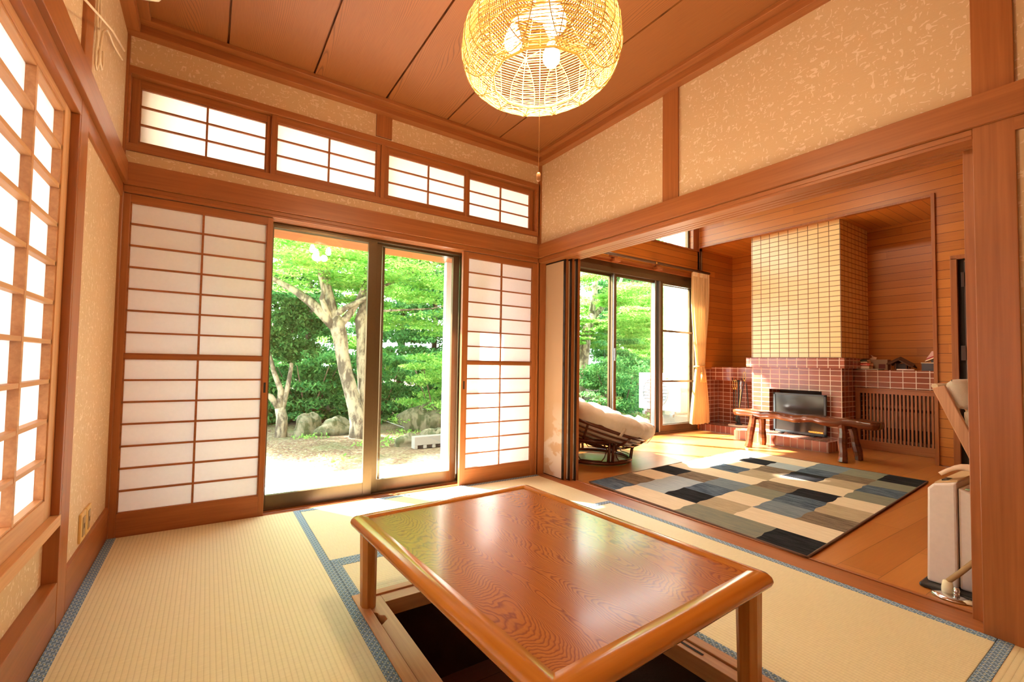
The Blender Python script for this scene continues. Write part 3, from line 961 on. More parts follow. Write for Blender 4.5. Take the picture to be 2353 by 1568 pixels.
cb += [(LWX + .012, -0.690, 2.14), (LWX + .014, -0.715, 2.09), (LWX + .016, -0.735, 2.04), (LWX + .018, -0.745, 2.00), (LWX + .02, -0.728, 1.985), (LWX + .02, -0.705, 2.02), (LWX + .02, -0.690, 2.10), (LWX + .02, -0.66, 2.175), (LWX + .02, -0.60, 2.225), (LWX + .02, -0.54, 2.24), (LWX + .02, -0.46, 2.25), (LWX + .025, -0.37, 2.265), (LWX + .03, -0.31, 2.275)]
tag(MB().tube(cb, 0.004, 6).tube([(LWX + .008, -0.690, 2.58), (LWX + .008, -0.695, 2.2), (LWX + .014, -0.700, 2.10), (LWX + .018, -0.680, 2.05), (LWX + .02, -0.652, 2.03), (LWX + .02, -0.632, 2.06), (LWX + .02, -0.640, 2.11)], 0.004, 6).build('power_cable', P('cable_beige', (0.80, 0.60, 0.40), 0.5)), 'bundled beige cable looped on the upper left wall beside the post', 'cable')

# ------------------------------------------------------------------ pendant lamp
LP = Vector((-1.388, -1.680, 1.900))
lt = thing('pendant_lamp', 'large glowing woven bamboo pendant lamp hanging over the low table', 'lamp', LP)
NS = 12
R_ = 0.275
prof = [(0.170, 0.006), (0.222, 0.000), (0.262, 0.035), (0.281, 0.095), (0.274, 0.165), (0.235, 0.232), (0.165, 0.290), (0.110, 0.318), (0.055, 0.330)]
def pr_at(s_):
    L = [0]
    for a, b in zip(prof[:-1], prof[1:]): L.append(L[-1] + math.hypot(b[0] - a[0], b[1] - a[1]))
    s_ = max(0, min(L[-1] - 1e-6, s_))
    for i in range(len(prof) - 1):
        if s_ <= L[i + 1]:
            f = (s_ - L[i]) / (L[i + 1] - L[i])
            return (prof[i][0] + (prof[i + 1][0] - prof[i][0]) * f, prof[i][1] + (prof[i + 1][1] - prof[i][1]) * f)
PL = sum(math.hypot(b[0] - a[0], b[1] - a[1]) for a, b in zip(prof[:-1], prof[1:]))
m = MB()
nr = int(PL / 0.0088)
for i in range(nr + 1):
    r, z = pr_at(PL * i / nr)
    r *= .965
    pts = [(r * math.cos(2 * math.pi * k / NS + .1), r * math.sin(2 * math.pi * k / NS + .1), z) for k in range(NS)]
    m.tube(pts, 0.0013, 4, closed=True, smooth=False)
m.build('woven_shade', BAMBOO, lt, world=False)
m = MB()
for k in range(NS):
    a = 2 * math.pi * k / NS + .1
    pts = []
    for i in range(18):
        r, z = pr_at(PL * i / 17)
        pts.append(((r * .965 + .002) * math.cos(a), (r * .965 + .002) * math.sin(a), z))
    m.tube(pts, 0.0022, 4)
m.build('rib', BAMBOO, lt, world=False)
MB().tube([(0.165 * math.cos(2 * math.pi * k / NS + .1), 0.165 * math.sin(2 * math.pi * k / NS + .1), 0.006) for k in range(NS)], 0.0035, 6, closed=True, smooth=False).build('opening_rim', BAMBOO, lt, world=False)
for k in range(3):
    a = math.radians(25 + 120 * k)
    MB().tube([(0.02 * math.cos(a), 0.02 * math.sin(a), 0.25), (0.095 * math.cos(a), 0.095 * math.sin(a), 0.225), (0.095 * math.cos(a), 0.095 * math.sin(a), 0.195)], 0.012, 10).build('bulb_socket', WHITEP, lt, world=False)
# overlapping petals: second woven layer bounded by arcs, two panels wide
for k in range(NS):
    m = MB()
    a0 = 2 * math.pi * (k + 0.5) / NS + .1
    half = 2 * math.pi / NS * 0.86
    def pp(uu_, s_):
        # uu_ -1..1 across, s_ 0..1 up
        r, z = pr_at(PL * (0.02 + 0.66 * s_))
        w = math.sqrt(max(0, 1 - (2 * s_ - 1) ** 2))
        r *= .965
        return ((r + .005) * math.cos(a0 + uu_ * half * w), (r + .005) * math.sin(a0 + uu_ * half * w), z)
    for sd in (-1, 1):
        m.tube([pp(sd, j / 16) for j in range(17)], 0.0020, 4)
    m.build('petal_rim', BAMBOO, lt, world=False)
    m = MB()
    for j in range(1, 20):
        s_ = j / 20
        pts = [pp(q, min(1, max(0, s_ + 0.02 * (1 - q * q) - 0.01))) for q in (-1, -0.5, 0, 0.5, 1)]
        m.tube(pts, 0.0011, 4, smooth=False)
    m.build('petal_weave', BAMBOO, lt, world=False)
MB().lathe([(0.052, 0.328), (0.058, 0.336), (0.03, 0.345), (0.012, 0.352)], n=24).build('top_cap', CREAMP, lt, world=False)
MB().lathe([(0.0, 0.235), (0.030, 0.238), (0.036, 0.25), (0.02, 0.27), (0.012, 0.34)], n=24).build('lamp_holder', WHITEP, lt, world=False)
MB().tube([(0, 0, 0.35), (0, 0, 0.72)], 0.004, 8).build('suspension_cord', WHITEP, lt, world=False)
MB().lathe([(0.05, 0.70), (0.055, 0.755), (0.0, 0.758)], n=24).build('ceiling_rose', CREAMP, lt, world=False)
for k in range(3):
    a = math.radians(25 + 120 * k)
    cx, cy, cz = 0.095 * math.cos(a), 0.095 * math.sin(a), 0.155
    MB().lathe([(0.0, -0.045), (0.018, -0.04), (0.030, -0.022), (0.031, 0.0), (0.022, 0.025), (0.014, 0.045), (0.0, 0.05)], (cx, cy, cz), 20).build('bulb', BULBM, lt, world=False)
    ld = bpy.data.lights.new('bulb_light', 'POINT')
    ld.energy = BULB_W; ld.color = (1.0, 0.78, 0.48); ld.shadow_soft_size = 0.035
    lo = bpy.data.objects.new('bulb_light', ld)
    COL.objects.link(lo); lo.parent = lt; lo.location = (cx * 0.55, cy * 0.55, cz - 0.075)
MB().tube([(0.0, 0.0, 0.20), (0.0, 0.0, -0.325)], 0.0011, 5).build('pull_cord', P('pull_cord', (0.75, 0.42, 0.16), 0.7), lt, world=False)
MB().lathe([(0.003, -0.353), (0.0075, -0.348), (0.0075, -0.328), (0.004, -0.322)], n=12).build('pull_knob', WZP, lt, world=False)

# ------------------------------------------------------------------ living room shell
NX0 = 4.65                      # niche back wall
struct(MB().box(RX, LX + .04, LYB, LYW, -0.05, -0.002).box(LX + .04, NX0, -1.56, LYW, -0.05, -0.002).build('floor.001', PLANKF), 'orange-brown board floor of the living room')
m = MB()
m.box(LX, LX + .08, LYB, -2.55, 0, LZ)
m.box(LX, LX + .08, -2.55, -1.69, 2.0, LZ)
m.box(LX, LX + .08, -1.69, -1.535, 0, LZ)
m.box(LX, LX + .08, -1.535, LYW, 2.66, LZ)
struct(m.build('wall_fireplace', PLANKW), 'horizontally planked wall around the fireplace niche')
m = MB()
m.box(NX0, NX0 + .05, -1.60, LYW + .1, 0, 2.72)
m.box(LX + .08, NX0, -1.60, -1.55, 0, 2.72)
struct(m.build('wall_niche', PLANKW), 'planked back wall of the fireplace niche')
struct(MB().box(LX + .08, NX0, -1.6, LYW, 2.66, 2.70).build('ceiling.001', PLANKC), 'planked ceiling of the fireplace niche')
WX0, WX1, WZT = 0.32, 3.72, 2.20
m = MB()
m.box(RX - .02, WX0, LYW, LYW + .12, -0.3, LZ)
m.box(WX1, NX0 + .05, LYW, LYW + .12, -0.3, 2.72)
m.box(WX0, LX + .1, LYW, LYW + .12, WZT, 2.615)
m.box(WX0, LX + .1, LYW, LYW + .12, 3.2, LZ)
m.box(3.60, LX + .1, LYW, LYW + .12, 2.615, 3.2)
struct(m.build('wall_window', PLANKW), 'planked wall over the wide living room window')
m = MB()
m.box(RX - .02, LX + .1, LYB - .1, LYB, 0, LZ)
struct(m.build('wall_far', WALLP), 'far wall of the living room, out of sight')
m = MB()
m.box(RX - .012, RX, LYB, -2.55, 0, LZ)
m.box(RX - .012, RX, -2.55, 0.10, 1.93, LZ)
m.box(RX - .03, RX, 0.10, LYW, 0, LZ)
struct(m.build('wall_partition', PLANKW), 'living room side of the partition wall')
struct(MB().box(RX - .1, LX + .1, LYB - .1, LYW + .12, LZ, LZ + .05).build('ceiling.002', PLANKC), 'living room ceiling')
# niche trim
trim(MB().box(LX - .022, LX + .03, -1.560, -1.532, 0, 2.66 + .02).box(LX - .022, LX + .03, -1.532, LYW, 2.645, 2.668), WZ, 'thin wooden trim framing the fireplace niche')
# trim above the window, curtain pole blocks
trim(MB().box(WX0, LX, LYW - .03, LYW, WZT - .005, WZT + .045), WX, 'wooden head trim over the living room window')
trim(MB().box(3.60, 3.74, LYW - .012, LYW, 2.615, LZ), WZ, 'pale post beside the high window')
trim(MB().box(WX0, LX, LYW - .02, LYW, 2.595, 2.615), WX, 'sill of the high window')

# ceiling lamp added to brighten the living room, out of view above
cl_ = thing('added_ceiling_lamp', 'round frosted ceiling lamp added to brighten the living room, above the picture', 'lamp', (1.3, -0.5, LZ - .13))
MB().lathe([(0.0, 0.0), (0.20, 0.01), (0.27, 0.05), (0.28, 0.09), (0.0, 0.095)], (1.3, -0.5, LZ - .13), 32).build('diffuser', P('added_lamp_diffuser', (0.9, 0.85, 0.75), 0.5, emit=(1.0, 0.86, 0.66), es=6.0), cl_)
MB().lathe([(0.0, 0.095), (0.29, 0.095), (0.29, 0.13), (0.0, 0.13)], (1.3, -0.5, LZ - .13), 32).build('base_ring', WX, cl_)
ll = bpy.data.lights.new('added_lamp_light', 'AREA'); ll.shape = 'DISK'; ll.size = 0.5; ll.energy = LR_W; ll.color = (1.0, 0.84, 0.60)
lo = bpy.data.objects.new('added_lamp_light', ll); COL.objects.link(lo); lo.parent = cl_; lo.location = (0, 0, -0.01)
# living room window
wr2 = sroot('window_2', 'wide bronze sliding window of the living room', (2.45, LYW, 0))
MB().box(WX0, WX1, LYW - .005, LYW + .12, -0.02, 0.03).box(WX0, WX1, LYW - .005, LYW + .12, WZT - .13, WZT - .065).box(WX0, WX1, LYW + .004, LYW + .12, WZT - .064, WZT).box(WX0, WX0 + .03, LYW, LYW + .12, 0, WZT).box(WX1 - .03, WX1, LYW, LYW + .12, 0, WZT).build('window_frame', BRONZE, wr2, bevel=0.002)
sash(wr2, 0.345, 1.18, LYW + .035, .03, WZT - .13, .05, .075, .03, .085)
sash(wr2, 1.11, 2.03, LYW + .075, .03, WZT - .13, .05, .075, .03, .085)
sash(wr2, 1.960, 2.83, LYW + .035, .03, WZT - .13, .075, .05, .03, .085)
f3 = sash(wr2, 2.790, 3.690, LYW + .075, .03, WZT - .13, .045, .05, .03, .085, BRONZE, 'sash_frame')
sash(wr2, 2.88, 3.690, LYW + .005, .03, WZT - .13, .045, .045, .03, .085, BRONZE)
MB().box(2.925, 3.645, LYW + .012, LYW + .026, 1.385, 1.412).box(2.925, 3.645, LYW + .012, LYW + .026, 0.695, 0.722).build('glazing_bar', BRONZE, wr2)
MB().box(2.775, 2.80, LYW + .02, LYW + .075, .03, WZT - .13).box(2.84, 2.868, LYW + .0, LYW + .07, .03, WZT - .13).build('interlock_strip', SILVER, wr2)
MB().box(1.965, 1.985, LYW + .02, LYW + .034, .03, WZT - .13).build('interlock_strip', SILVER, wr2)
hd = MB().box(1.975, 1.99, LYW + .005, LYW + .035, 0.98, 0.995).box(1.975, 1.99, LYW + .005, LYW + .035, 1.10, 1.115).box(1.972, 1.993, LYW + .0, LYW + .010, 0.97, 1.125)
hd.build('pull_handle', SILVER, wr2, bevel=0.002)
MB().box(3.66, 3.68, LYW - .02, LYW + .005, 0.98, 1.10).build('pull_handle', SILVER, wr2, bevel=0.002)
wr3 = sroot('window_3', 'high window under the living room roof', (2.4, LYW, 2.6))
sash(wr3, WX0, 3.60, LYW + .05, 2.615, 3.2, .03, .035, .03, .02)

# curtain, pole, tieback
cp = thing('curtain_pole', 'long dark curtain pole over the living room window', 'curtain rod', (2.7, 0.79, 2.27))
MB().tube([(1.30, 0.79, 2.262), (3.83, 0.79, 2.272)], 0.018, 12).build('rod', P('pole_brown', (0.10, 0.05, 0.025), 0.3), cp)
for xx in (1.90, 2.72):
    MB().box(xx - .055, xx + .055, 0.80, LYW - .031, 2.19, 2.235).box(xx - .05, xx + .05, 0.845, LYW - .001, 2.246, 2.30).build('wooden_bracket', WX, cp, bevel=0.003)
MB().lathe([(0.0, -.012), (0.012, -.008), (0.012, .008), (0.0, .012)], (2.60, 0.768, 2.262), 12).build('ring_hook', BRASS, cp)
cu = thing('curtain', 'peach pleated curtain gathered with a tasselled tieback beside the fireplace niche', 'curtain', (3.60, 0.80, 0.10))
rows_ = 40; colsn = 90
vs = []
for j in range(rows_ + 1):
    z = 2.245 - (2.245 - 0.115) * j / rows_
    tt = j / rows_
    # half width narrows to the tieback at z~0.92
    if z > 0.92: hwid = 0.185 - 0.095 * (max(0.0, (2.0 - z)) / 1.08) ** 1.7
    else: hwid = 0.09 + 0.105 * ((0.92 - z) / 0.80) ** 0.8
    cx = 3.600 - 0.0 + 0.02 * math.sin((1 - tt) * 2.0) - (0.0 if z > .92 else 0.0)
    amp = 0.022 if z > 0.92 else 0.022 + 0.012 * (0.92 - z)
    for i in range(colsn + 1):
        q = i / colsn
        x = cx + (2 * q - 1) * hwid
        y = 0.795 + amp * math.sin(q * 2 * math.pi * 11 + 0.6 * math.sin(tt * 5)) + 0.008 * math.sin(q * 17 + tt * 8)
        if j == rows_: pass
        vs.append((x, y, z + (0.008 * math.sin(q * 40) if j == rows_ else 0)))
fs = [(j * (colsn + 1) + i, j * (colsn + 1) + i + 1, (j + 1) * (colsn + 1) + i + 1, (j + 1) * (colsn + 1) + i) for j in range(rows_) for i in range(colsn)]
MB().add(vs, fs, True).build('drape', CURTT, cu)
m = MB()
for k in range(14):
    xx = 3.425 + k * 0.026
    m.box(xx, xx + .018, 0.775, 0.792, 2.19, 2.25)
m.build('pleat_heading', CURT, cu, bevel=0.004)
ring = [(3.600 + 0.10 * math.cos(a), 0.80 + 0.045 * math.sin(a), 0.925 + .012 * math.cos(a)) for a in [2 * math.pi * k / 24 for k in range(24)]]
tb = MB().tube(ring, 0.010, 8, closed=True).build('tieback', P('tieback_cord', (0.72, 0.42, 0.16), 0.8), cu)
for dx in (-0.02, 0.045):
    MB().lathe([(0.004, 0.0), (0.016, -0.012), (0.014, -0.03), (0.020, -0.04), (0.026, -0.14), (0.0, -0.142)], (3.58 + dx, 0.735, 0.84), 12).tube([(3.58 + dx, 0.745, 0.92), (3.58 + dx, 0.735, 0.84)], .004, 6).build('tassel', P('tassel_gold', (0.75, 0.42, 0.16), 0.8), tb)
tag(MB().tube([(3.735, 0.86, 2.60), (3.735, 0.86, 2.29)], 0.0022, 6).tube([(3.70, 0.86, 3.3), (3.70, 0.86, 2.28)], 0.0018, 6).tube([(3.76, 0.86, 2.60), (3.76, 0.86, 2.28)], 0.0018, 6).build('blind_cord', P('thin_cord', (0.70, 0.38, 0.2), 0.6)), 'thin operating cords hanging from the high window to the curtain pole', 'cord')

# ------------------------------------------------------------------ fireplace
CX, CY0, CY1 = 3.84, -0.760, 0.2135
fp = sroot('trim_fireplace', 'tiled fireplace with cream chimney breast')
fp['kind'] = 'structure'
fp.name = 'trim_fireplace'
fp.location = (0, 0, 0)
MB().box(CX, NX0, CY0, CY1, 1.046, 2.66).build('chimney_breast', CREAMT, fp)
MB().box(CX - .055, 4.30, CY0 - .045, CY1 + .045, 0.926, 1.046).build('mantel', REDT, fp, bevel=0.003)
OY0, OY1, OZ0, OZ1 = -0.566, 0.002, 0.116, 0.650
MB().box(CX, NX0, CY0, OY0, 0, .926).box(CX, NX0, OY1, CY1, 0, .926).box(CX, NX0, OY0, OY1, OZ1, .926).box(CX, NX0, OY0, OY1, 0, OZ0).box(CX + .30, NX0, OY0, OY1, OZ0, OZ1).build('fireplace_body', REDT, fp)
MB().box(CX + .285, CX + .299, OY0, OY1, OZ0, OZ1).box(CX + .02, CX + .29, OY0, OY1, OZ1 - .01, OZ1 - .001).build('firebox_lining', DARK, fp)
MB().box(3.44, CX - .001, -0.775, 0.235, 0, 0.116).build('hearth_slab', HEARTHT, fp, bevel=0.003)
MB().box(LX + .02, CX + .3, 0.215, LYW, 0, 0.100).box(4.1, 4.62, .215, LYW, 0, .1).build('hearth_plinth', HEARTHT, fp)
MB().box(4.08, NX0, CY1 + .001, LYW, 0.725, 0.915).build('side_ledge', REDT, fp)
MB().box(4.28, NX0, CY1 + .001, LYW, 0.1, 0.725).box(LX + .081, 4.28, LYW - .004, LYW, 0.1, 0.885).build('niche_tiles', REDT, fp)
MB().box(4.21, NX0, -1.548, CY0 - .001, 0.708, 0.915).build('side_ledge', REDT, fp)
# freestanding glass fire screen / electric fire
es = thing('fire_screen', 'black framed dark glass fire panel standing on the tiled hearth', 'fireplace screen', (3.76, -0.367, 0.116))
sy0, sy1 = -0.640, -0.088
MB().box(3.745, 3.775, sy0, sy0 + .022, .130, .612).box(3.745, 3.775, sy1 - .022, sy1, .130, .612).box(3.745, 3.775, sy0, sy1, .590, .612).box(3.745, 3.775, sy0, sy1, .130, .155).build('frame', P('frame_grey_black', (0.035, 0.04, 0.045), 0.35), es, bevel=0.003)
MB().box(3.752, 3.770, sy0 + .022, sy1 - .022, .155, .590).build('glass_panel', FPANEL, es)
MB().box(3.749, 3.753, sy0 + .022, sy1 - .022, .285, .289).build('louver_line', IRON, es)
pl = MB()
pp_ = [( -0.475 + .011 * math.cos(a), .172 + .009 * math.sin(a)) for a in np.linspace(math.pi / 2, -math.pi / 2, 7)]
pp_ += [(-0.600 + .011 * math.cos(a), .172 + .009 * math.sin(a)) for a in np.linspace(-math.pi / 2, -3 * math.pi / 2, 7)]
pl.prism(pp_, 'x', 3.7445, 3.752)
npz = fixn(pl.build('name_plate', BRASS, es))
mm = MB()
for k in range(11):
    if k == 5: continue
    yy = -0.595 + k * 0.0115
    mm.box(3.7435, 3.7447, yy, yy + .006, .168, .176)
mm.build('plate_relief', P('plate_dark', (0.30, 0.17, 0.04), 0.4, 0.6), npz)
for yy in (sy0 + .12, sy1 - .09):
    MB().box(3.70, 3.79, yy - .02, yy + .02, .1165, .128).build('foot', IRON, es, bevel=0.003)

# radiator cover
rc = thing('radiator_cover', 'slatted wooden cover below the tiled ledge, hiding a heating unit', 'heater cover', (4.22, -1.15, 0))
y0, y1, zt = -1.545, -0.765, 0.705
MB().box(4.195, 4.235, y0, y1, 0.0, 0.10).build('bottom_rail', WY, rc, bevel=0.002)
MB().box(4.195, 4.235, y0, y1, 0.645, zt).box(4.185, 4.235, y0, y1, 0.690, zt).build('top_rail', WY, rc, bevel=0.002)
MB().box(4.195, 4.235, y1 - .045, y1, 0.10, 0.645).build('side_post', WZ, rc, bevel=0.002)
MB().box(4.195, 4.235, y0, y0 + .05, 0.10, 0.645).build('side_post', WZ, rc, bevel=0.002)
ns = 22
for k in range(ns):
    yy = y1 - .075 - k * (0.70 / ns)
    if yy < y0 + .06: break
    MB().box(4.20, 4.222, yy - .0085, yy + .0085, 0.10, 0.645).build('slat', WZ, rc, bevel=0.0015)
hu = thing('heating_unit', 'pale heating unit with dark grilles behind the wooden slats', 'heater', (4.36, -1.16, 0.0))
MB().box(4.30, 4.45, -1.50, -0.86, 0.02, 0.66).build('casing', P('unit_casing', (0.55, 0.42, 0.33), 0.5), hu)
m = MB()
for k in range(11): m.box(4.292, 4.299, -1.28, -0.98, 0.52 + k * .011, 0.525 + k * .011)
m.build('upper_grille', BLACKP, hu)
MB().box(4.292, 4.299, -1.50, -0.86, 0.455, 0.485).build('slot_band', BLACKP, hu)
MB().box(4.292, 4.299, -1.48, -0.88, 0.13, 0.26).build('lower_grille', BLACKP, hu)

# things on the ledge -------------------------------------------------
LZt = 0.915
gt = thing('tray', 'thin glass tray on the tiled ledge under the stack of books', 'tray', (4.30, -0.86, LZt))
MB().box(4.215, 4.40, -0.975, -0.775, LZt, LZt + .012).build('tray_body', P('tray_glass', (0.38, 0.34, 0.26), 0.1), gt, bevel=0.003)
def book(label, x0, x1, y0, y1, z0, z1, cover, group='books stacked on the tiled ledge', pages=(0.86, 0.72, 0.55)):
    t = thing('book', label, 'book', ((x0 + x1) / 2, (y0 + y1) / 2, z0), group=group)
    c = P('book_cover_%s' % label[:6], cover, 0.5)
    MB().box(x0, x1, y0, y1, z0, z0 + .003).box(x0, x1, y0, y1, z1 - .003, z1).box(x0, x0 + .003, y0, y1, z0, z1).build('cover', c, t)
    MB().box(x0 + .003, x1 - .004, y0 + .004, y1 - .004, z0 + .003, z1 - .003).build('pages', P('book_pages', pages, 0.8), t)
    return t
zb = LZt + .012
book('thick cream book at the bottom of the small stack on the ledge', 4.24, 4.37, -0.885, -0.765, zb, zb + .034, (0.80, 0.55, 0.40))
bk = book('red book with white spine lettering in the ledge stack', 4.24, 4.37, -0.890, -0.765, zb + .035, zb + .066, (0.62, 0.04, 0.015))
book('slim cream book lying directly on the red one', 4.24, 4.37, -0.868, -0.765, zb + .067, zb + .086, (0.86, 0.56, 0.34))
bd = book('thin dark green book topping the stack on the ledge', 4.235, 4.37, -0.866, -0.760, zb + .087, zb + .108, (0.03, 0.035, 0.008))
def text(txt, size, loc, mat, parent, rz=-90, name='lettering'):
    cd = bpy.data.curves.new(name, 'FONT')
    cd.body = txt; cd.size = size; cd.extrude = 0.0004; cd.align_x = 'CENTER'; cd.align_y = 'CENTER'
    o = bpy.data.objects.new(name, cd)
    COL.objects.link(o)
    o.rotation_euler = (math.radians(90), 0, math.radians(rz))
    o.location = loc
    bpy.context.view_layer.update()
    dg = bpy.context.evaluated_depsgraph_get()
    me = bpy.data.meshes.new_from_object(o.evaluated_get(dg))
    mw = o.matrix_world.copy()
    bpy.data.objects.remove(o)
    me.transform(mw); me.transform(inv_of(parent))
    me.materials.clear(); me.materials.append(mat)
    ob = bpy.data.objects.new(name, me)
    COL.objects.link(ob); ob.parent = parent
    return ob
text('Purcsbatt', 0.022, (4.2388, -0.827, zb + .0505), P('white_ink', (0.9, 0.7, 0.62), 0.6), bk)
tis = thing('tissue_box', 'brownish tissue box with a dark red emblem and a raised tissue, right of the books', 'tissue box', (4.43, -0.93, LZt))
MB().box(4.40, 4.50, -1.005, -0.785, LZt, LZt + .125).build('carton', P('carton', (0.34, 0.20, 0.12), 0.6), tis, bevel=0.003)
MB().box(4.398, 4.401, -0.985, -0.925, LZt + .02, LZt + .07).build('emblem', P('emblem_red', (0.16, 0.02, 0.012), 0.5), tis)
m = MB()
m.add([(4.45, -0.840, LZt + .115), (4.44, -0.810, LZt + .115), (4.46, -0.880, LZt + .115), (4.455, -0.833, LZt + .185), (4.44, -0.865, LZt + .16), (4.465, -0.85, LZt + .15), (4.43, -0.87, LZt + .16), (4.47, -0.89, LZt + .15)],
      [(1, 6, 3, 5), (1, 5, 7, 2), (6, 4, 3), (4, 7, 5, 3), (1, 2, 4, 6), (2, 7, 4)])
m.build('tissue', P('tissue_paper', (0.86, 0.62, 0.40), 0.9), tis)
hs = thing('model_house', 'small dark wooden model house with curved roof on the ledge', 'ornament', (4.40, -1.10, LZt))
MB().box(4.33, 4.47, -1.19, -1.04, LZt, LZt + .01).build('base', BENCHW, hs)
for a, b in ((4.34, -1.05), (4.34, -1.09), (4.34, -1.18), (4.46, -1.05), (4.46, -1.18)):
    MB().box(a - .004, a + .004, b - .004, b + .004, LZt + .01, LZt + .08).build('pillar', BENCHW, hs)
MB().box(4.37, 4.45, -1.17, -1.08, LZt + .01, LZt + .078).build('house_body', P('house_dark', (0.035, 0.012, 0.006), 0.6), hs)
rf = []
for (y_, z_) in ((-1.235, .055), (-1.20, .075), (-1.16, .105), (-1.12, .135), (-1.085, .115), (-1.05, .09), (-1.02, .085)):
    rf.append((y_, z_))
vv = []; ff = []
for s_ in (-1, 1):
    for i, (y_, z_) in enumerate(rf): vv.append((4.40 + s_ * .085, y_, LZt + z_ - .022)); vv.append((4.40, y_ , LZt + z_ + .012))
n_ = len(rf)
for q in (0, 1):
    o_ = q * 2 * n_
    for i in range(n_ - 1): ff.append((o_ + 2 * i, o_ + 2 * i + 2, o_ + 2 * i + 3, o_ + 2 * i + 1))
o = MB().add(vv, ff).build('roof', P('thatch_brown', (0.10, 0.045, 0.02), 0.9), hs)
sd_ = o.modifiers.new('solid', 'SOLIDIFY'); sd_.thickness = 0.012
rm = MB().tube([(4.27, -1.118, LZt + .009), (4.27, -1.262, LZt + .009)], 0.0085, 10).build('remote_wand', P('pale_pink_plastic', (0.85, 0.62, 0.5), 0.5))
tag(rm, 'short pale stick lying at the front of the ledge before the model house', 'stick')
bx_ = thing('storage_box', 'dark grey box with a pale lid line at the right end of the ledge', 'box', (4.32, -1.41, LZt))
MB().box(4.245, 4.42, -1.50, -1.325, LZt, LZt + .082).build('box_body', P('box_grey', (0.055, 0.045, 0.05), 0.6), bx_, bevel=0.002)
MB().box(4.24, 4.425, -1.505, -1.320, LZt + .082, LZt + .090).build('lid', P('lid_cream', (0.75, 0.55, 0.38), 0.6), bx_, bevel=0.002)
pk = thing('snack_packet', 'red and cream packet leaning on the dark grey box', 'packet', (4.33, -1.40, LZt + .09))
MB().add([(4.27, -1.345, LZt + .100), (4.27, -1.475, LZt + .165), (4.27, -1.49, LZt + .185), (4.27, -1.355, LZt + .118), (4.36, -1.345, LZt + .100), (4.36, -1.475, LZt + .165), (4.36, -1.49, LZt + .185), (4.36, -1.355, LZt + .118)], [(0, 1, 2, 3), (4, 7, 6, 5), (0, 4, 5, 1), (3, 2, 6, 7), (0, 3, 7, 4), (1, 5, 6, 2)]).build('carton', P('packet_cream', (0.88, 0.66, 0.45), 0.6), pk)
MB().add([(4.268, -1.355, LZt + .120), (4.268, -1.49, LZt + .187), (4.268, -1.49, LZt + .205), (4.268, -1.36, LZt + .133), (4.36, -1.355, LZt + .120), (4.36, -1.49, LZt + .187), (4.36, -1.49, LZt + .205), (4.36, -1.36, LZt + .133)], [(0, 1, 2, 3), (4, 7, 6, 5), (0, 4, 5, 1), (3, 2, 6, 7), (0, 3, 7, 4), (1, 5, 6, 2)]).build('red_band', P('packet_red', (0.45, 0.02, 0.02), 0.5), pk)
MB().add([(4.30, -1.352, LZt + .135), (4.30, -1.395, LZt + .215), (4.30, -1.44, LZt + .21), (4.30, -1.46, LZt + .18), (4.33, -1.352, LZt + .13), (4.33, -1.395, LZt + .21), (4.33, -1.44, LZt + .205), (4.33, -1.46, LZt + .175)], [(0, 1, 2, 3), (4, 7, 6, 5), (0, 4, 5, 1), (1, 5, 6, 2), (2, 6, 7, 3)]).build('wrapper', P('wrapper_pink', (0.70, 0.42, 0.34), 0.35), pk)
MB().box(4.28, 4.36, -1.47, -1.39, LZt + .091, LZt + .12).build('dark_insert', BLACKP, pk)

# fire tools ----------------------------------------------------------
ft = thing('fire_tool_set', 'black iron fire tools with brass handles on a round pale board left of the fireplace', 'fireplace tools', (3.98, 0.46, 0.10))
MB().lathe([(0.0, 0.0), (0.125, 0.0), (0.13, 0.008), (0.125, 0.018), (0.0, 0.018)], (3.98, 0.46, 0.10), 32).build('round_board', P('pale_board', (0.80, 0.62, 0.44), 0.6), ft)
MB().lathe([(0.045, 0.0), (0.045, 0.012), (0.022, 0.02), (0.018, 0.10), (0.012, 0.13), (0.009, 0.62), (0.0, 0.625)], (3.98, 0.46, 0.118), 16).build('stand', IRON, ft)
MB().tube([(3.98, 0.545, 0.77), (3.98, 0.535, 0.72), (3.98, 0.50, 0.715), (3.98, 0.46, 0.735), (3.98, 0.42, 0.715), (3.98, 0.385, 0.72), (3.98, 0.375, 0.77)], 0.006, 8).tube([(3.90, 0.46, 0.76), (3.92, 0.46, 0.72), (3.98, 0.46, 0.735), (4.05, 0.46, 0.72), (4.06, 0.46, 0.76)], 0.006, 8).build('hook_arms', IRON, ft)
def tool(y, x, zt_, zb_, lean, rod=IRON, w=.014):
    MB().tube([(x, y - .0, zt_ - .11), (x, y - lean, zb_)], 0.0055, 8).build('tool_rod', rod, ft)
    h = MB().tube([(x, y - w, zt_ - .02), (x, y - w, zt_ - .10), (x, y, zt_ - .115), (x, y + w, zt_ - .10), (x, y + w, zt_ - .02), (x, y, zt_)], 0.0035, 6, closed=True)
    h.lathe([(0.006, 0), (0.010, .005), (0.010, .022), (0.006, .028)], (x, y, zt_ - .135), 10)
    h.build('brass_handle', BRASS, ft)
tool(0.520, 3.97, 0.74, 0.17, 0.0)
tool(0.455, 3.90, 0.745, 0.17, -0.0, P('green_iron', (0.03, 0.08, 0.06), 0.3))
tool(0.355, 3.93, 0.86, 0.19, -0.09)
MB().tube([(3.91, 0.39, 0.74), (3.93, 0.40, 0.60), (3.95, 0.43, 0.40), (3.96, 0.445, 0.22)], [0.010, .011, .010, .006], 8).build('tongs', STEEL, ft)
MB().tube([(3.98, 0.355, 0.70), (3.99, 0.34, 0.45), (4.0, 0.33, 0.2)], 0.006, 8).build('poker', IRON, ft)
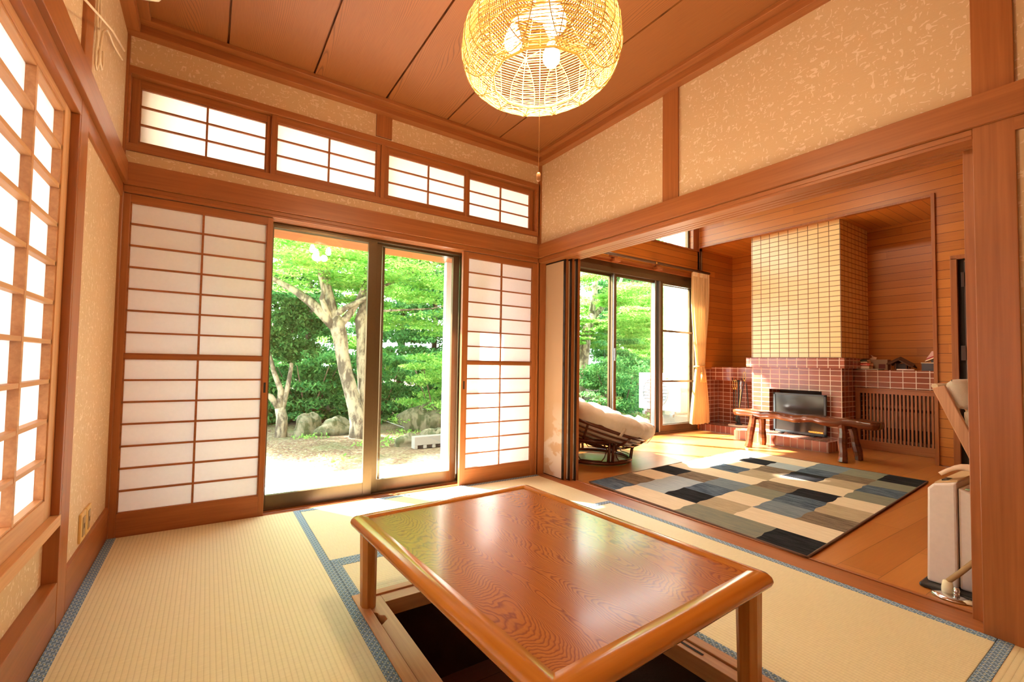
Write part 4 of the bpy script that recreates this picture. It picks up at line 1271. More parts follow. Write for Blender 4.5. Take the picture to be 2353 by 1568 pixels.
MB().tube([(3.98, 0.47, 0.30), (3.98, 0.475, 0.20), (3.98, 0.46, 0.14)], [0.012, .03, .022], 10).build('brush_head', IRON, ft)

# ------------------------------------------------------------------ bench
be = thing('bench', 'rustic dark lacquered log bench with four splayed legs before the fireplace', 'bench', (3.16, -0.61, 0))
vs = []; fs = []
N = 34
edge = []
def jag(i, s_): return 0.006 * math.sin(i * 0.5 + s_ * 2) + 0.004 * math.sin(i * 1.9 + s_) + 0.003 * math.sin(i * 4.1)
for i in range(N + 1):
    f = i / N
    y = 0.03 - 1.315 * f
    e = min(1, min(f, 1 - f) * 14 + 0.45)
    xL = 3.02 - jag(i, 1) ; xR = 3.30 + jag(i, 3)
    c = (xL + xR) / 2; h = (xR - xL) / 2 * (0.72 + 0.28 * e)
    zt_ = 0.418 + 0.006 * math.sin(i * 0.7); th = 0.078 + 0.006 * math.sin(i * 0.8 + 1)
    th *= (0.75 + 0.25 * e)
    for (a, z) in ((-1.0, -0.35), (-0.97, -0.12), (-0.86, 0.0), (-0.4, 0.004), (0.4, 0.0), (0.88, -0.003), (0.98, -0.3), (1.0, -0.6), (0.85, -0.95), (0.3, -1.0), (-0.3, -1.0), (-0.84, -0.92)):
        vs.append((c + a * h, y, zt_ + (z * th if z < -0.01 else z)))
K = 12
for i in range(N):
    for k in range(K):
        l = (k + 1) % K
        fs.append((i * K + k, i * K + l, (i + 1) * K + l, (i + 1) * K + k))
fs.append(tuple(range(K))[::-1]); fs.append(tuple(N * K + k for k in range(K)))
fixn(MB().add(vs, fs, True).build('seat', BENCHW, be))
for (bx0, by0, tx, ty) in ((3.005, -0.160, 3.07, -0.185), (3.345, -0.155, 3.26, -0.185), (3.005, -1.045, 3.07, -1.02), (3.315, -1.075, 3.26, -1.03)):
    pts = []; rs = []
    for k in range(9):
        f = k / 8
        pts.append((bx0 + (tx - bx0) * f + .003 * math.sin(k * 2.1), by0 + (ty - by0) * f + .003 * math.cos(k * 1.7), 0.0 + 0.372 * f))
        rs.append(0.037 + 0.003 * math.sin(k * 1.3 + bx0 * 9))
    fixn(MB().tube(pts, rs, 9, smooth=False).build('leg', BENCHW, be, bevel=0.003))
for yy in (-0.185, -1.02):
    MB().box(3.04, 3.29, yy - .025, yy + .025, 0.315, 0.352).build('cross_brace', BENCHW, be, bevel=0.004)

# ------------------------------------------------------------------ rug
def rug_mat(name, c, streak):
    m, nt, b = newmat(name)
    v = coords(nt, (26, 3.0, 1))
    f = noise(nt, v, 2.4, 4, 0.5, 0.7)
    f3 = noise(nt, coords(nt, (140, 140, 1)), 2, 2)
    f = math_(nt, 'ADD', math_(nt, 'MULTIPLY', f, 0.7), math_(nt, 'MULTIPLY', f3, 0.3))
    nt.links.new(ramp(nt, f, [(0.36, streak), (0.60, c)]), b.inputs['Base Color'])
    b.inputs['Roughness'].default_value = 1.0
    b.inputs['Specular IOR Level'].default_value = 0.03
    bp = nt.nodes.new('ShaderNodeBump'); bp.inputs['Strength'].default_value = 0.3; bp.inputs['Distance'].default_value = 0.004
    nt.links.new(f, bp.inputs['Height']); nt.links.new(bp.outputs[0], b.inputs['Normal'])
    return m
RC = {'K': rug_mat('rug_black', (0.034, 0.033, 0.037), (0.006, 0.006, 0.008)),
      'N': rug_mat('rug_navy', (0.14, 0.18, 0.23), (0.014, 0.022, 0.04)),
      'B': rug_mat('rug_slate_blue', (0.22, 0.25, 0.27), (0.12, 0.15, 0.19)),
      'G': rug_mat('rug_grey_green', (0.26, 0.24, 0.17), (0.16, 0.17, 0.15)),
      'C': rug_mat('rug_cream', (0.74, 0.60, 0.43), (0.64, 0.50, 0.34)),
      'T': rug_mat('rug_taupe', (0.26, 0.19, 0.13), (0.09, 0.064, 0.045)),
      'S': rug_mat('rug_sand', (0.48, 0.37, 0.24), (0.33, 0.25, 0.16)),
      'L': rug_mat('rug_light_blue', (0.42, 0.46, 0.46), (0.30, 0.34, 0.38))}
RUGC = [(0.205, -0.395), (0.150, -1.865), (2.76, -1.70), (2.72, -0.235)]     # near-left, near-right, far-right, far-left
RUGPAT = ['NCGK', 'TLNSCC', 'KTC']
rg = thing('rug', 'patchwork rug of black, navy, grey, taupe and cream rectangles on the board floor', 'rug', (1.45, -1.05, 0))
# rows run from the sill (near) to the bench (far); letters run from window side to the heater side
ROWS = ['NCCGGK', 'TLKSCC', 'CLNCBT', 'KTBGNS', 'CCCTKC', 'CNSCCG', 'CCTKSN', 'CKLNTG', 'NCCBGK']
UB = [0, .105, .21, .315, .425, .53, .64, .75, .855, .985]
def rugp(u, v):
    a = Vector(RUGC[0]).lerp(Vector(RUGC[1]), v)
    b = Vector(RUGC[3]).lerp(Vector(RUGC[2]), v)
    return a.lerp(b, u)
bym = {}
NR = len(ROWS)
for i, row in enumerate(ROWS):
    nc = len(row)
    for j, ch in enumerate(row):
        mb_ = MB()
        bym[(i, j, ch)] = mb_
        sub = 2
        for a in range(sub):
            for b in range(4):
                u0_ = UB[i] + (UB[i + 1] - UB[i]) * b / 4; u1_ = UB[i] + (UB[i + 1] - UB[i]) * (b + 1) / 4
                v0_ = (j + a / sub) / nc; v1_ = (j + (a + 1) / sub) / nc
                wv_ = lambda u_, v_: v_ + (0.005 * math.sin(u_ * 85) * (0.05 < v_ < 0.95))
                P4 = [rugp(u0_, wv_(u0_, v0_)), rugp(u0_, wv_(u0_, v1_)), rugp(u1_, wv_(u1_, v1_)), rugp(u1_, wv_(u1_, v0_))]
                def hz(p):
                    wv = 0.0105 + 0.0012 * math.sin(p[0] * 30 + p[1] * 3)
                    return (p[0], p[1], wv)
                q = [hz(p) for p in P4]
                mb_.add(q + [(p[0], p[1], 0.001) for p in P4], [(0, 1, 2, 3), (4, 7, 6, 5), (0, 4, 5, 1), (1, 5, 6, 2), (2, 6, 7, 3), (3, 7, 4, 0)])
for (i, j, ch), mb_ in bym.items():
    fixn(mb_.build('rug_patch', RC[ch], rg))
bpt = [rugp(0, 0), rugp(0, 1), rugp(.985, 1), rugp(.985, 0)]
ed = []
for a, b in zip(bpt, bpt[1:] + bpt[:1]):
    for k in range(24):
        p = a.lerp(b, k / 24); ed.append((p[0], p[1], 0.008))
MB().tube(ed, 0.006, 6, closed=True).build('bound_edge', P('rug_binding', (0.13, 0.065, 0.04), 0.9), rg)

# ------------------------------------------------------------------ papasan chair
PC = Vector((0.935, 0.245, 0))
pa = thing('papasan_chair', 'round rattan papasan chair with a puffy cream cushion by the living room window', 'chair', PC)
def circ(c, r, n=40, nrm=None, a0=0):
    out = []
    if nrm is None: e1, e2 = Vector((1, 0, 0)), Vector((0, 1, 0))
    else:
        nrm = Vector(nrm).normalized()
        e1 = nrm.cross(Vector((0, 0, 1))).normalized(); e2 = nrm.cross(e1)
    for k in range(n):
        a = 2 * math.pi * k / n + a0
        out.append(tuple(Vector(c) + (e1 * math.cos(a) + e2 * math.sin(a)) * r))
    return out
MB().tube(circ((0, 0, 0.018), 0.335), 0.018, 10, closed=True).build('base_ring', RATTAN, pa, world=False)
MB().tube(circ((0, 0, 0.225), 0.375), 0.017, 10, closed=True).build('upper_ring', RATTAN, pa, world=False)
for k in range(6):
    a = math.radians(-112 + 60 * k)
    ca, sa = math.cos(a), math.sin(a)
    lg = MB()
    for off in (-0.020, 0.020):
        ox, oy = -sa * off, ca * off
        lg.tube([(0.335 * ca + ox, 0.335 * sa + oy, 0.02), (0.345 * ca + ox, 0.345 * sa + oy, 0.10), (0.372 * ca + ox, 0.372 * sa + oy, 0.225)], 0.014, 8)
    lg.build('leg', RATTAN, pa, world=False)
    am = a + math.radians(30)
    arc = []
    for q in np.linspace(-1, 1, 13):
        aa = am + q * math.radians(24)
        r_ = 0.345
        z = 0.055 + 0.0 * q if abs(q) < .8 else 0.055
        z = 0.042 + 0.10 * max(0, abs(q) - .75) / .25
        arc.append((r_ * math.cos(aa), r_ * math.sin(aa), z))
    arc2 = [(p[0] * 1.06, p[1] * 1.06, 0.205 - (p[2] - .042) * .7) for p in arc]
    MB().tube(arc, 0.005, 6).tube(arc2, 0.005, 6).build('bent_cane', RATTAN, pa, world=False)
tilt = math.radians(18)
hd_ = Vector((0.80, -0.60, 0)).normalized()         # direction the bowl opens to
nrm = (Vector((0, 0, 1)) * math.cos(tilt) + hd_ * math.sin(tilt)).normalized()
BC = Vector((-0.03, 0.03, 0.375))
RB = 0.535
e2 = (hd_ * math.cos(tilt) - Vector((0, 0, 1)) * math.sin(tilt)).normalized()
e1 = nrm.cross(e2).normalized()
def bowl(r, dz, a): return BC + (e1 * math.cos(a) + e2 * math.sin(a)) * r + nrm * dz
def ringb(r, dz, n=48): return [tuple(bowl(r, dz, 2 * math.pi * k / n)) for k in range(n)]
bw_ = MB().tube(ringb(RB, 0), 0.020, 10, closed=True).build('bowl_rim', RATTAN, pa, world=False)
m = MB()
for r, dz in ((0.50, -0.055), (0.45, -0.10), (0.38, -0.145), (0.29, -0.185), (0.18, -0.212)):
    m.tube(ringb(r, dz), 0.009, 8, closed=True)
m.build('bowl_hoops', RATTAN, pa, world=False)
m = MB()
for k in range(8):
    a = 2 * math.pi * k / 8 + .2
    m.tube([tuple(bowl(r, dz, a)) for r, dz in ((0.545, 0), (0.50, -0.062), (0.45, -0.108), (0.38, -0.152), (0.29, -0.192), (0.18, -0.22), (0.0, -0.228))], 0.010, 8)
m.build('bowl_ribs', RATTAN, pa, world=False)
# cushion
NA = 120
sec = [(0.0, -0.205), (0.18, -0.195), (0.32, -0.155), (0.43, -0.095), (0.505, -0.03), (0.555, 0.012), (0.585, 0.05), (0.595, 0.09), (0.580, 0.13), (0.545, 0.155), (0.49, 0.158), (0.43, 0.135), (0.38, 0.095), (0.33, 0.085), (0.27, 0.085), (0.21, 0.055), (0.15, 0.0), (0.10, -0.015), (0.05, -0.03), (0.0, -0.05)]
vs = []; fs = []
for i, (r, dz) in enumerate(sec):
    for k in range(NA):
        a = 2 * math.pi * k / NA
        tuft = abs(math.sin(4 * a)) ** 0.35
        up_ = max(0.0, min(1.0, (i - 7) / 3)) if i < 17 else 0.5
        q = 1 - 0.035 * (1 - tuft) * (1 if i > 4 else 0)
        z = dz - 0.045 * (1 - tuft) * up_ + 0.006 * math.sin(a * 23 + r * 20) * (1 if 5 < i < 17 else 0)
        vs.append(tuple(bowl(r * q, z, a)))
for i in range(len(sec) - 1):
    for k in range(NA):
        l = (k + 1) % NA
        fs.append((i * NA + k, i * NA + l, (i + 1) * NA + l, (i + 1) * NA + k))
cs = fixn(MB().add(vs, fs, True).build('cushion', CUSH, pa, world=False))
for k in range(8):
    a = 2 * math.pi * k / 8 + .45
    st = [tuple(bowl(0.592, 0.06, a)), tuple(bowl(0.578, 0.015, a)), tuple(bowl(0.565, -0.02, a)), tuple(bowl(0.535, -0.026, a)), tuple(bowl(0.505, -0.012, a))]
    mm = MB()
    vv = []
    for p in st:
        tdir = (e1 * -math.sin(a) + e2 * math.cos(a)) * 0.014
        vv += [tuple(Vector(p) - tdir), tuple(Vector(p) + tdir)]
    mm.add(vv, [(2 * i, 2 * i + 1, 2 * i + 3, 2 * i + 2) for i in range(4)], True)
    o = mm.build('tie_strap', CUSH, cs, world=False)
    sdm = o.modifiers.new('solid', 'SOLIDIFY'); sdm.thickness = 0.003

# ------------------------------------------------------------------ armchair at right
ar = thing('armchair', 'reclined wooden armchair with beige cushions, half hidden by the right post', 'chair', (2.95, -2.05, 0))
AY = -0.085
def slab(a, b, w, th_, name, mat, up):
    a = (a[0], a[1] + AY, a[2]); b = (b[0], b[1] + AY, b[2])
    return MB().beam(a, b, w, th_, up).build(name, mat, ar, bevel=0.006)
for xx in (2.66, 3.24):
    slab((xx, -1.705, 0.79), (xx, -1.96, 0.10), 0.045, 0.075, 'back_upright', CHW, (0, 1, 0))
    slab((xx, -1.92, 0.0), (xx, -1.96, 0.14), 0.045, 0.06, 'rear_leg', CHW, (0, 1, 0))
    slab((xx, -2.62, 0.0), (xx, -2.60, 0.56), 0.045, 0.07, 'front_leg', CHW, (0, 1, 0))
    slab((xx, -2.10, 0.545), (xx, -2.68, 0.58), 0.07, 0.03, 'armrest', CHW, (0, 0, 1))
slab((2.66, -2.58, 0.28), (3.24, -2.58, 0.28), 0.03, 0.07, 'front_rail', CHW, (0, 0, 1))
slab((2.66, -1.95, 0.22), (3.24, -1.95, 0.22), 0.03, 0.07, 'back_rail', CHW, (0, 0, 1))
def pillow(c, u, v, n, hu, hv, th_, name, par):
    c = (c[0], c[1] + AY, c[2])
    c, u, v, n = Vector(c), Vector(u).normalized(), Vector(v).normalized(), Vector(n).normalized()
    NN = 14
    vs = []
    for s_ in (1, -1):
        for i in range(NN + 1):
            for j in range(NN + 1):
                a = 2 * i / NN - 1; b = 2 * j / NN - 1
                h = th_ * (max(0, 1 - a ** 4) * max(0, 1 - b ** 4)) ** 0.5
                h *= 1 + 0.06 * math.sin(a * 7 + b * 5)
                vs.append(tuple(c + u * hu * a * (1 - .03 * b * b) + v * hv * b * (1 - .03 * a * a) + n * s_ * h))
    fs = []
    o_ = (NN + 1) ** 2
    for i in range(NN):
        for j in range(NN):
            q = i * (NN + 1) + j
            fs.append((q, q + 1, q + NN + 2, q + NN + 1))
            fs.append((o_ + q, o_ + q + NN + 1, o_ + q + NN + 2, o_ + q + 1))
    o = MB().add(vs, fs, True).build(name, CUSHB, par)
    import bmesh
    bm = bmesh.new(); bm.from_mesh(o.data); bmesh.ops.remove_doubles(bm, verts=bm.verts, dist=0.0005); bmesh.ops.recalc_face_normals(bm, faces=bm.faces); bm.to_mesh(o.data); bm.free()
    for p in o.data.polygons: p.use_smooth = True
    return o
bn = Vector((0, -0.94, 0.35))
bv = Vector((0, 0.35, 0.94))
pillow((2.95, -1.815, 0.735), (1, 0, 0), bv, bn, 0.30, 0.125, 0.085, 'headrest_cushion', ar)
pillow((2.95, -1.935, 0.435), (1, 0, 0), bv, bn, 0.30, 0.22, 0.085, 'back_cushion', ar)
pillow((2.95, -2.27, 0.345), (1, 0, 0), (0, -1, 0.08), (0, 0, 1), 0.28, 0.33, 0.075, 'seat_cushion', ar)
MB().tube([(2.66, -1.765, 0.795), (3.24, -1.765, 0.795)], 0.02, 10).build('top_rail', P('top_roll', (0.72, 0.55, 0.36), 0.8), ar)

# ------------------------------------------------------------------ fan heater by the right post
he = thing('fan_heater', 'white upright gas fan heater on a dark base behind the right post', 'heater', (0.42, -2.39, 0))
HX0, HX1, HY0, HY1 = 0.315, 0.80, -2.385, -2.245
# front section with curved top (narrow side seen), then a lower rear section
def hprof(y0_, y1_, zt0, zt1, inset):
    return [(y0_, 0.02), (y1_, 0.02), (y1_ - inset, zt1), (y1_ - inset - .012, zt1 + .012), (y0_, zt0)]
MB().box(HX0 - .045, HX1, -2.42, -2.225, 0.0, 0.018).build('base_plate', BLACKP, he, bevel=0.006)
MB().prism([(-2.332, 0.018), (-2.240, 0.018), (-2.246, 0.412), (-2.262, 0.432), (-2.332, 0.452)], 'x', HX0, HX1).build('front_casing', HEATP, he, bevel=0.008)
MB().prism([(-2.395, 0.018), (-2.334, 0.018), (-2.334, 0.432), (-2.385, 0.410)], 'x', HX0 + .012, HX1 - .02).build('rear_casing', HEATP, he, bevel=0.008)
MB().prism([(-2.33, 0.452), (-2.262, 0.4325), (-2.262, 0.437), (-2.33, 0.4575)], 'x', HX0 + .03, HX1 - .03).build('control_panel', P('control_tan', (0.62, 0.40, 0.2), 0.4), he)
MB().box(HX0 + .07, HX0 + .14, -2.300, -2.275, 0.440, 0.447).build('display', BLACKP, he)
MB().box(HX0 + .035, HX0 + .055, -2.362, -2.350, 0.4245, 0.4275).build('indicator', P('green_light', (0.5, 0.9, 0.7), 0.3), he)
hn = []
for k in range(9):
    q = k / 8
    hn.append((HX0 + 0.10, -2.275 - 0.13 * q, 0.462 + 0.038 * math.sin(q * math.pi) + 0.0))
mm = MB(); vv = []
for p in hn: vv += [(p[0] - .03, p[1], p[2]), (p[0] + .05, p[1], p[2])]
mm.add(vv, [(2 * i, 2 * i + 1, 2 * i + 3, 2 * i + 2) for i in range(8)], True)
o = mm.build('carry_handle', P('handle_peach', (0.85, 0.60, 0.42), 0.5), he)
sdm = o.modifiers.new('s', 'SOLIDIFY'); sdm.thickness = 0.016
MB().box(HX0 + .05, HX1 - .05, -2.41, -2.396, 0.03, 0.35).build('rear_grille', IRON, he)
gv = thing('gas_tap', 'round steel floor gas tap with a tan hose in front of the heater', 'gas tap', (0.262, -2.325, 0))
MB().lathe([(0.0, 0.0), (0.062, 0.0), (0.058, 0.007), (0.03, 0.012), (0.0, 0.013)], (0.262, -2.325, 0.0), 28).build('plate', STEEL, gv)
MB().lathe([(0.018, 0.0), (0.018, 0.02), (0.014, 0.045), (0.0, 0.047)], (0.272, -2.310, 0.01), 14).build('connector', CREAMP, gv)
MB().lathe([(0.009, 0.0), (0.011, 0.02), (0.008, 0.035), (0.0, 0.036)], (0.250, -2.340, 0.01), 12).build('valve', STEEL, gv)
MB().tube([(0.272, -2.312, 0.055), (0.285, -2.345, 0.10), (0.305, -2.385, 0.16), (0.33, -2.43, 0.24), (0.38, -2.46, 0.20)], 0.010, 10).build('hose', P('hose_tan', (0.42, 0.26, 0.11), 0.6), gv)
MB().lathe([(0.0, 0.0), (0.022, 0.0), (0.02, 0.007), (0.0, 0.008)], (0.245, -2.372, 0.002), 20).build('cap', CREAMP, gv)

# ------------------------------------------------------------------ right doorway with dark door
dr = sroot('door_4', 'dark strapped door standing ajar beyond the fireplace wall', (3.9, -1.9, 0))
MB().box(LX - .012, LX + .10, -1.700, -1.655, 0, 2.0).box(LX - .012, LX + .10, -2.55, -1.655, 1.99, 2.03).build('door_frame', WZ, dr, bevel=0.002)
MB().box(3.74, 3.77, -2.5, -1.745, 0.0, 1.97).build('door_leaf', P('door_brown', (0.22, 0.075, 0.03), 0.45), dr)
MB().box(3.735, 3.74, -2.5, -1.725, 1.72, 1.86).box(3.735, 3.74, -2.5, -1.715, 1.02, 1.16).box(3.735, 3.739, -1.775, -1.745, 0, 1.96).build('door_strap', P('strap_dark', (0.05, 0.018, 0.012), 0.4), dr, bevel=0.002)
MB().box(3.77, 3.80, -2.55, -1.70, 0, 1.99).build('hall_shade_sheet', DARK, dr)  # dark sheet stands in for the shade of the hall

# ------------------------------------------------------------------ outside: ground, deck, eave, wing wall
G0 = -0.36
nxg, nyg = 60, 60
vs = []
for j in range(nyg + 1):
    for i in range(nxg + 1):
        x = -14 + 34 * i / nxg; y = 0.2 + 26 * (j / nyg) ** 1.5
        z = G0 + 0.02 * math.sin(x * 2.3 + y) + 0.02 * math.sin(y * 3.1 - x) + max(0, y - 5.5) * 0.03
        vs.append((x, y, z))
fs = [(j * (nxg + 1) + i, j * (nxg + 1) + i + 1, (j + 1) * (nxg + 1) + i + 1, (j + 1) * (nxg + 1) + i) for j in range(nyg) for i in range(nxg)]
struct(MB().add(vs, fs, True).build('ground', GROUND), 'garden ground strewn with dry leaves')
tag(MB().box(-3.2, RX - .03, 0.50, 1.25, -0.16, -0.10).box(OPX0 - .02, OPX1 + .02, 0.21, 0.50, -0.16, -0.10).box(-3.1, -3.0, 0.3, 0.9, -.4, -.16).box(-0.2, -0.1, 0.3, 0.9, -.4, -.16).box(-1.7, -1.6, 0.3, 0.9, -.4, -.16).build('veranda_deck', DECKM), 'weathered pale board veranda outside the glass door', 'deck')
struct(MB().box(0.1, 6.5, 0.3, 1.66, 3.48, 3.56).box(-4.0, 6.5, -5.0, 0.3, 3.50, 3.56).box(-4.0, 0.1, 0.3, 0.95, 3.0, 3.06).box(-4.0, 0.1, 0.16, 0.3, 2.9, 3.5).build('ceiling_eave', EAVEM), 'underside of the roof eave')
wg = MB().box(4.25, 4.40, LYW + .12, 1.81, 0.10, 3.48)
struct(wg.build('wall_wing', STUCCO), 'white outside wall beyond the living room window')
struct(MB().box(4.23, 4.42, LYW + .12, 1.83, -0.45, 0.10).box(0.1, 4.7, 0.98, 1.04, -0.45, -0.02).build('wall_foundation', CONC), 'grey concrete foundation')
tag(MB().box(3.2, 4.23, 1.10, 2.25, -0.40, -0.30).build('concrete_slab', CONC), 'grey concrete slab under the outdoor unit', 'slab')
tag(MB().tube([(4.20, 1.775, 3.3), (4.20, 1.775, 0.79)], 0.025, 10).build('downpipe', P('pipe_cream', (0.78, 0.70, 0.42), 0.5)), 'cream downpipe at the corner of the white outside wall', 'pipe')
ou = thing('outdoor_unit', 'white air conditioner outdoor unit with a round fan grille beyond the window', 'outdoor unit', (4.05, 1.675, 0.13))
MB().box(3.90, 4.19, 1.29, 2.06, 0.20, 0.80).build('casing', ACW, ou, bevel=0.012)
gc = (3.893, 1.74, 0.49)
MB().add([(3.898, gc[1] + .235 * math.cos(a), gc[2] + .235 * math.sin(a)) for a in np.linspace(0, 2 * math.pi, 48, endpoint=False)], [tuple(range(48))]).build('fan_opening', P('fan_grey', (0.22, 0.24, 0.27), 0.5), ou)
gm = MB()
for r in (0.235, 0.12, 0.05): gm.tube([(3.893, gc[1] + r * math.cos(a), gc[2] + r * math.sin(a)) for a in np.linspace(0, 2 * math.pi, 40, endpoint=False)], 0.004, 5, closed=True)
for k in range(-4, 5):
    zz = k * 0.052; hw_ = math.sqrt(max(0, .235 ** 2 - zz ** 2))
    gm.tube([(3.893, gc[1] - hw_, gc[2] + zz), (3.893, gc[1] + hw_, gc[2] + zz)], 0.0035 if k % 3 else 0.006, 5)
for k in range(-9, 10):
    yy = k * 0.024; hw_ = math.sqrt(max(0, .235 ** 2 - yy ** 2))
    gm.tube([(3.895, gc[1] + yy, gc[2] - hw_), (3.895, gc[1] + yy, gc[2] + hw_)], 0.0018, 4)
gm.build('fan_guard', ACW, ou)
MB().box(3.897, 3.899, 1.47, 1.53, .755, .770).build('blue_label', P('label_blue', (0.05, 0.10, 0.6), 0.5), ou)
MB().box(3.897, 3.899, 1.50, 1.55, .705, .725).build('red_logo', P('logo_red', (0.6, 0.08, 0.05), 0.5), ou)
MB().box(3.897, 3.899, 1.41, 1.46, .700, .728).build('energy_sticker', P('logo_blue', (0.1, 0.35, 0.7), 0.5), ou)
for yy in (1.42, 1.93):
    MB().box(3.86, 4.24, yy - .03, yy + .03, 0.145, 0.165).box(3.90, 3.94, yy - .035, yy + .035, 0.165, 0.20).box(3.86, 3.90, yy - .025, yy + .025, 0.115, 0.145).build('mounting_foot', SILVER, ou, bevel=0.003)

# ------------------------------------------------------------------ garden plants
def leaves(name, mat, parent, clumps, n, size, flat=0.35, hor=0.6, seed=0):
    """clumps: array (cx,cy,cz,rx,ry,rz); rhombic leaves scattered in each, surface-weighted"""
    r = np.random.default_rng(seed)
    cl = np.array(clumps, float)
    wgt = cl[:, 3] * cl[:, 4]; wgt /= wgt.sum()
    idx = r.choice(len(cl), n, p=wgt)
    d = r.normal(size=(n, 3)); d /= np.linalg.norm(d, axis=1)[:, None]
    rad = r.random(n) ** 0.45
    c = cl[idx, :3] + d * rad[:, None] * cl[idx, 3:]
    nrm = r.normal(size=(n, 3)) * (1 - hor); nrm[:, 2] += hor * 1.2
    nrm /= np.linalg.norm(nrm, axis=1)[:, None]
    t = r.normal(size=(n, 3)); t -= (t * nrm).sum(1)[:, None] * nrm; t /= np.linalg.norm(t, axis=1)[:, None]
    b = np.cross(nrm, t)
    s = size * (0.6 + 0.8 * r.random(n))[:, None]
    V = np.stack([c - t * s, c - b * s * 0.42, c + t * s, c + b * s * 0.42], 1).reshape(-1, 3)
    me = bpy.data.meshes.new(name)
    me.vertices.add(4 * n); me.vertices.foreach_set('co', V.ravel())
    me.loops.add(4 * n); me.loops.foreach_set('vertex_index', np.arange(4 * n, dtype=np.int32))
    me.polygons.add(n); me.polygons.foreach_set('loop_start', np.arange(0, 4 * n, 4, dtype=np.int32))
    me.polygons.foreach_set('loop_total', np.full(n, 4, dtype=np.int32))
    me.materials.append(mat)
    me.update(calc_edges=True)
    if parent is not None: me.transform(inv_of(parent))
    o = bpy.data.objects.new(name, me)
    COL.objects.link(o); o.parent = parent
    return o

def sprays(c, n, spread, rx, rz, seed):
    r = random.Random(seed)
    out = []
    for _ in range(n):
        a = r.random() * 6.283; q = math.sqrt(r.random())
        k = 0.5 + r.random()
        out.append((c[0] + spread[0] * q * math.cos(a), c[1] + spread[1] * q * math.sin(a), c[2] + spread[2] * (r.random() * 2 - 1), rx * k, rx * k, rz * (0.6 + r.random() * .8)))
    return out

mt_ = thing('maple_tree', 'pale-barked double-trunk maple in front of the glass door, crossed by the door stiles', 'tree', (-0.14, 4.4, G0))
tr = MB()
tr.tube([(-0.13, 4.40, G0 - .05), (-0.17, 4.40, -0.12), (-0.24, 4.40, 0.15), (-0.33, 4.40, 0.45), (-0.42, 4.40, 0.75), (-0.48, 4.40, 1.05), (-0.52, 4.40, 1.30), (-0.58, 4.40, 1.50), (-0.62, 4.40, 1.60), (-0.64, 4.40, 1.66)], [0.20, 0.15, .125, .115, .11, .11, .12, .13, .10, .03], 14)
tr.build('trunk', BARK, mt_)
tr = MB()
tr.tube([(-0.02, 4.46, G0 - .05), (-0.04, 4.46, 0.1), (-0.09, 4.46, 0.5), (-0.13, 4.46, 0.9), (-0.14, 4.46, 1.3), (-0.17, 4.46, 1.6), (-0.10, 4.46, 1.85), (-0.05, 4.46, 2.4), (0.1, 4.5, 3.2)], [0.17, .125, .095, .09, .09, .10, .09, .07, .04], 12)
tr.build('trunk', BARK, mt_)
br = MB()
def limb(pts, r0_, r1_):
    n = len(pts)
    br.tube(pts, [r0_ + (r1_ - r0_) * i / (n - 1) for i in range(n)], 9)
limb([(-0.58, 4.4, 1.45), (-0.80, 4.42, 1.66), (-1.00, 4.45, 1.84), (-1.22, 4.5, 2.0), (-1.6, 4.6, 2.2), (-2.2, 4.7, 2.5)], .11, .02)
limb([(-0.62, 4.4, 1.50), (-0.76, 4.36, 1.70), (-0.84, 4.3, 1.88), (-0.82, 4.3, 2.00), (-0.95, 4.2, 2.4), (-1.1, 4.2, 3.0)], .06, .02)
limb([(-0.62, 4.4, 1.50), (-0.66, 4.45, 1.80), (-0.72, 4.5, 2.10), (-0.78, 4.5, 2.8), (-0.9, 4.6, 3.6)], .10, .03)
limb([(-0.60, 4.38, 1.66), (-0.45, 4.3, 1.78), (-0.20, 4.2, 1.92), (0.02, 4.2, 2.10), (0.5, 4.1, 2.4), (1.2, 4.0, 2.75)], .055, .012)
limb([(-0.55, 4.4, 1.48), (-0.42, 4.4, 1.62), (-0.28, 4.35, 1.84), (-0.20, 4.3, 2.1), (0.0, 4.3, 2.7)], .08, .02)
limb([(0.0, 4.4, 1.75), (0.5, 4.2, 1.80), (1.0, 4.2, 1.86), (1.5, 4.2, 2.0)], .022, .008)
limb([(-0.85, 4.4, 2.2), (-0.9, 4.2, 2.7), (-1.0, 4.1, 3.3)], .04, .012)
br.build('branches', BARK, mt_)
cl = []
cl += sprays((-0.9, 4.3, 2.35), 60, (1.3, 1.3, 0.22), 0.30, 0.05, 1)
cl += sprays((-0.9, 4.3, 2.85), 80, (1.8, 1.6, 0.30), 0.34, 0.06, 2)
cl += sprays((0.7, 4.2, 2.6), 90, (1.5, 1.5, 0.65), 0.34, 0.06, 3)
cl += sprays((-0.1, 4.6, 3.4), 80, (2.4, 1.8, 0.4), 0.45, 0.08, 4)
cl += sprays((0.9, 4.6, 1.9), 36, (0.8, 0.9, 0.45), 0.26, 0.05, 5)
leaves('foliage', LEAFM, mt_, cl, 95000, 0.031, hor=0.7, seed=3)

cm = thing('camellia_shrub', 'small multi-stemmed camellia with pale trunk left of the maple', 'tree', (-1.28, 5.0, G0))
br = MB()
limb([(-1.28, 5, G0 - .05), (-1.27, 5, -0.05), (-1.31, 5, 0.12)], .10, .08)
limb([(-1.31, 5, 0.10), (-1.45, 5, 0.30), (-1.62, 5, 0.38), (-1.8, 4.9, 0.7), (-1.9, 4.9, 1.1)], .06, .015)
limb([(-1.31, 5, 0.10), (-1.30, 5, 0.40), (-1.42, 5, 0.72), (-1.50, 5, 1.05), (-1.45, 5, 1.5)], .06, .015)
limb([(-1.27, 5, 0.10), (-1.20, 5, 0.45), (-1.15, 5, 0.80), (-1.20, 5, 1.2), (-1.1, 5, 1.6)], .05, .012)
br.build('stems', BARK, cm)
leaves('foliage', LEAFC, cm, sprays((-1.38, 4.95, 1.35), 46, (0.6, 0.5, 0.5), 0.18, 0.10, 8), 7000, 0.036, hor=0.3, seed=8)

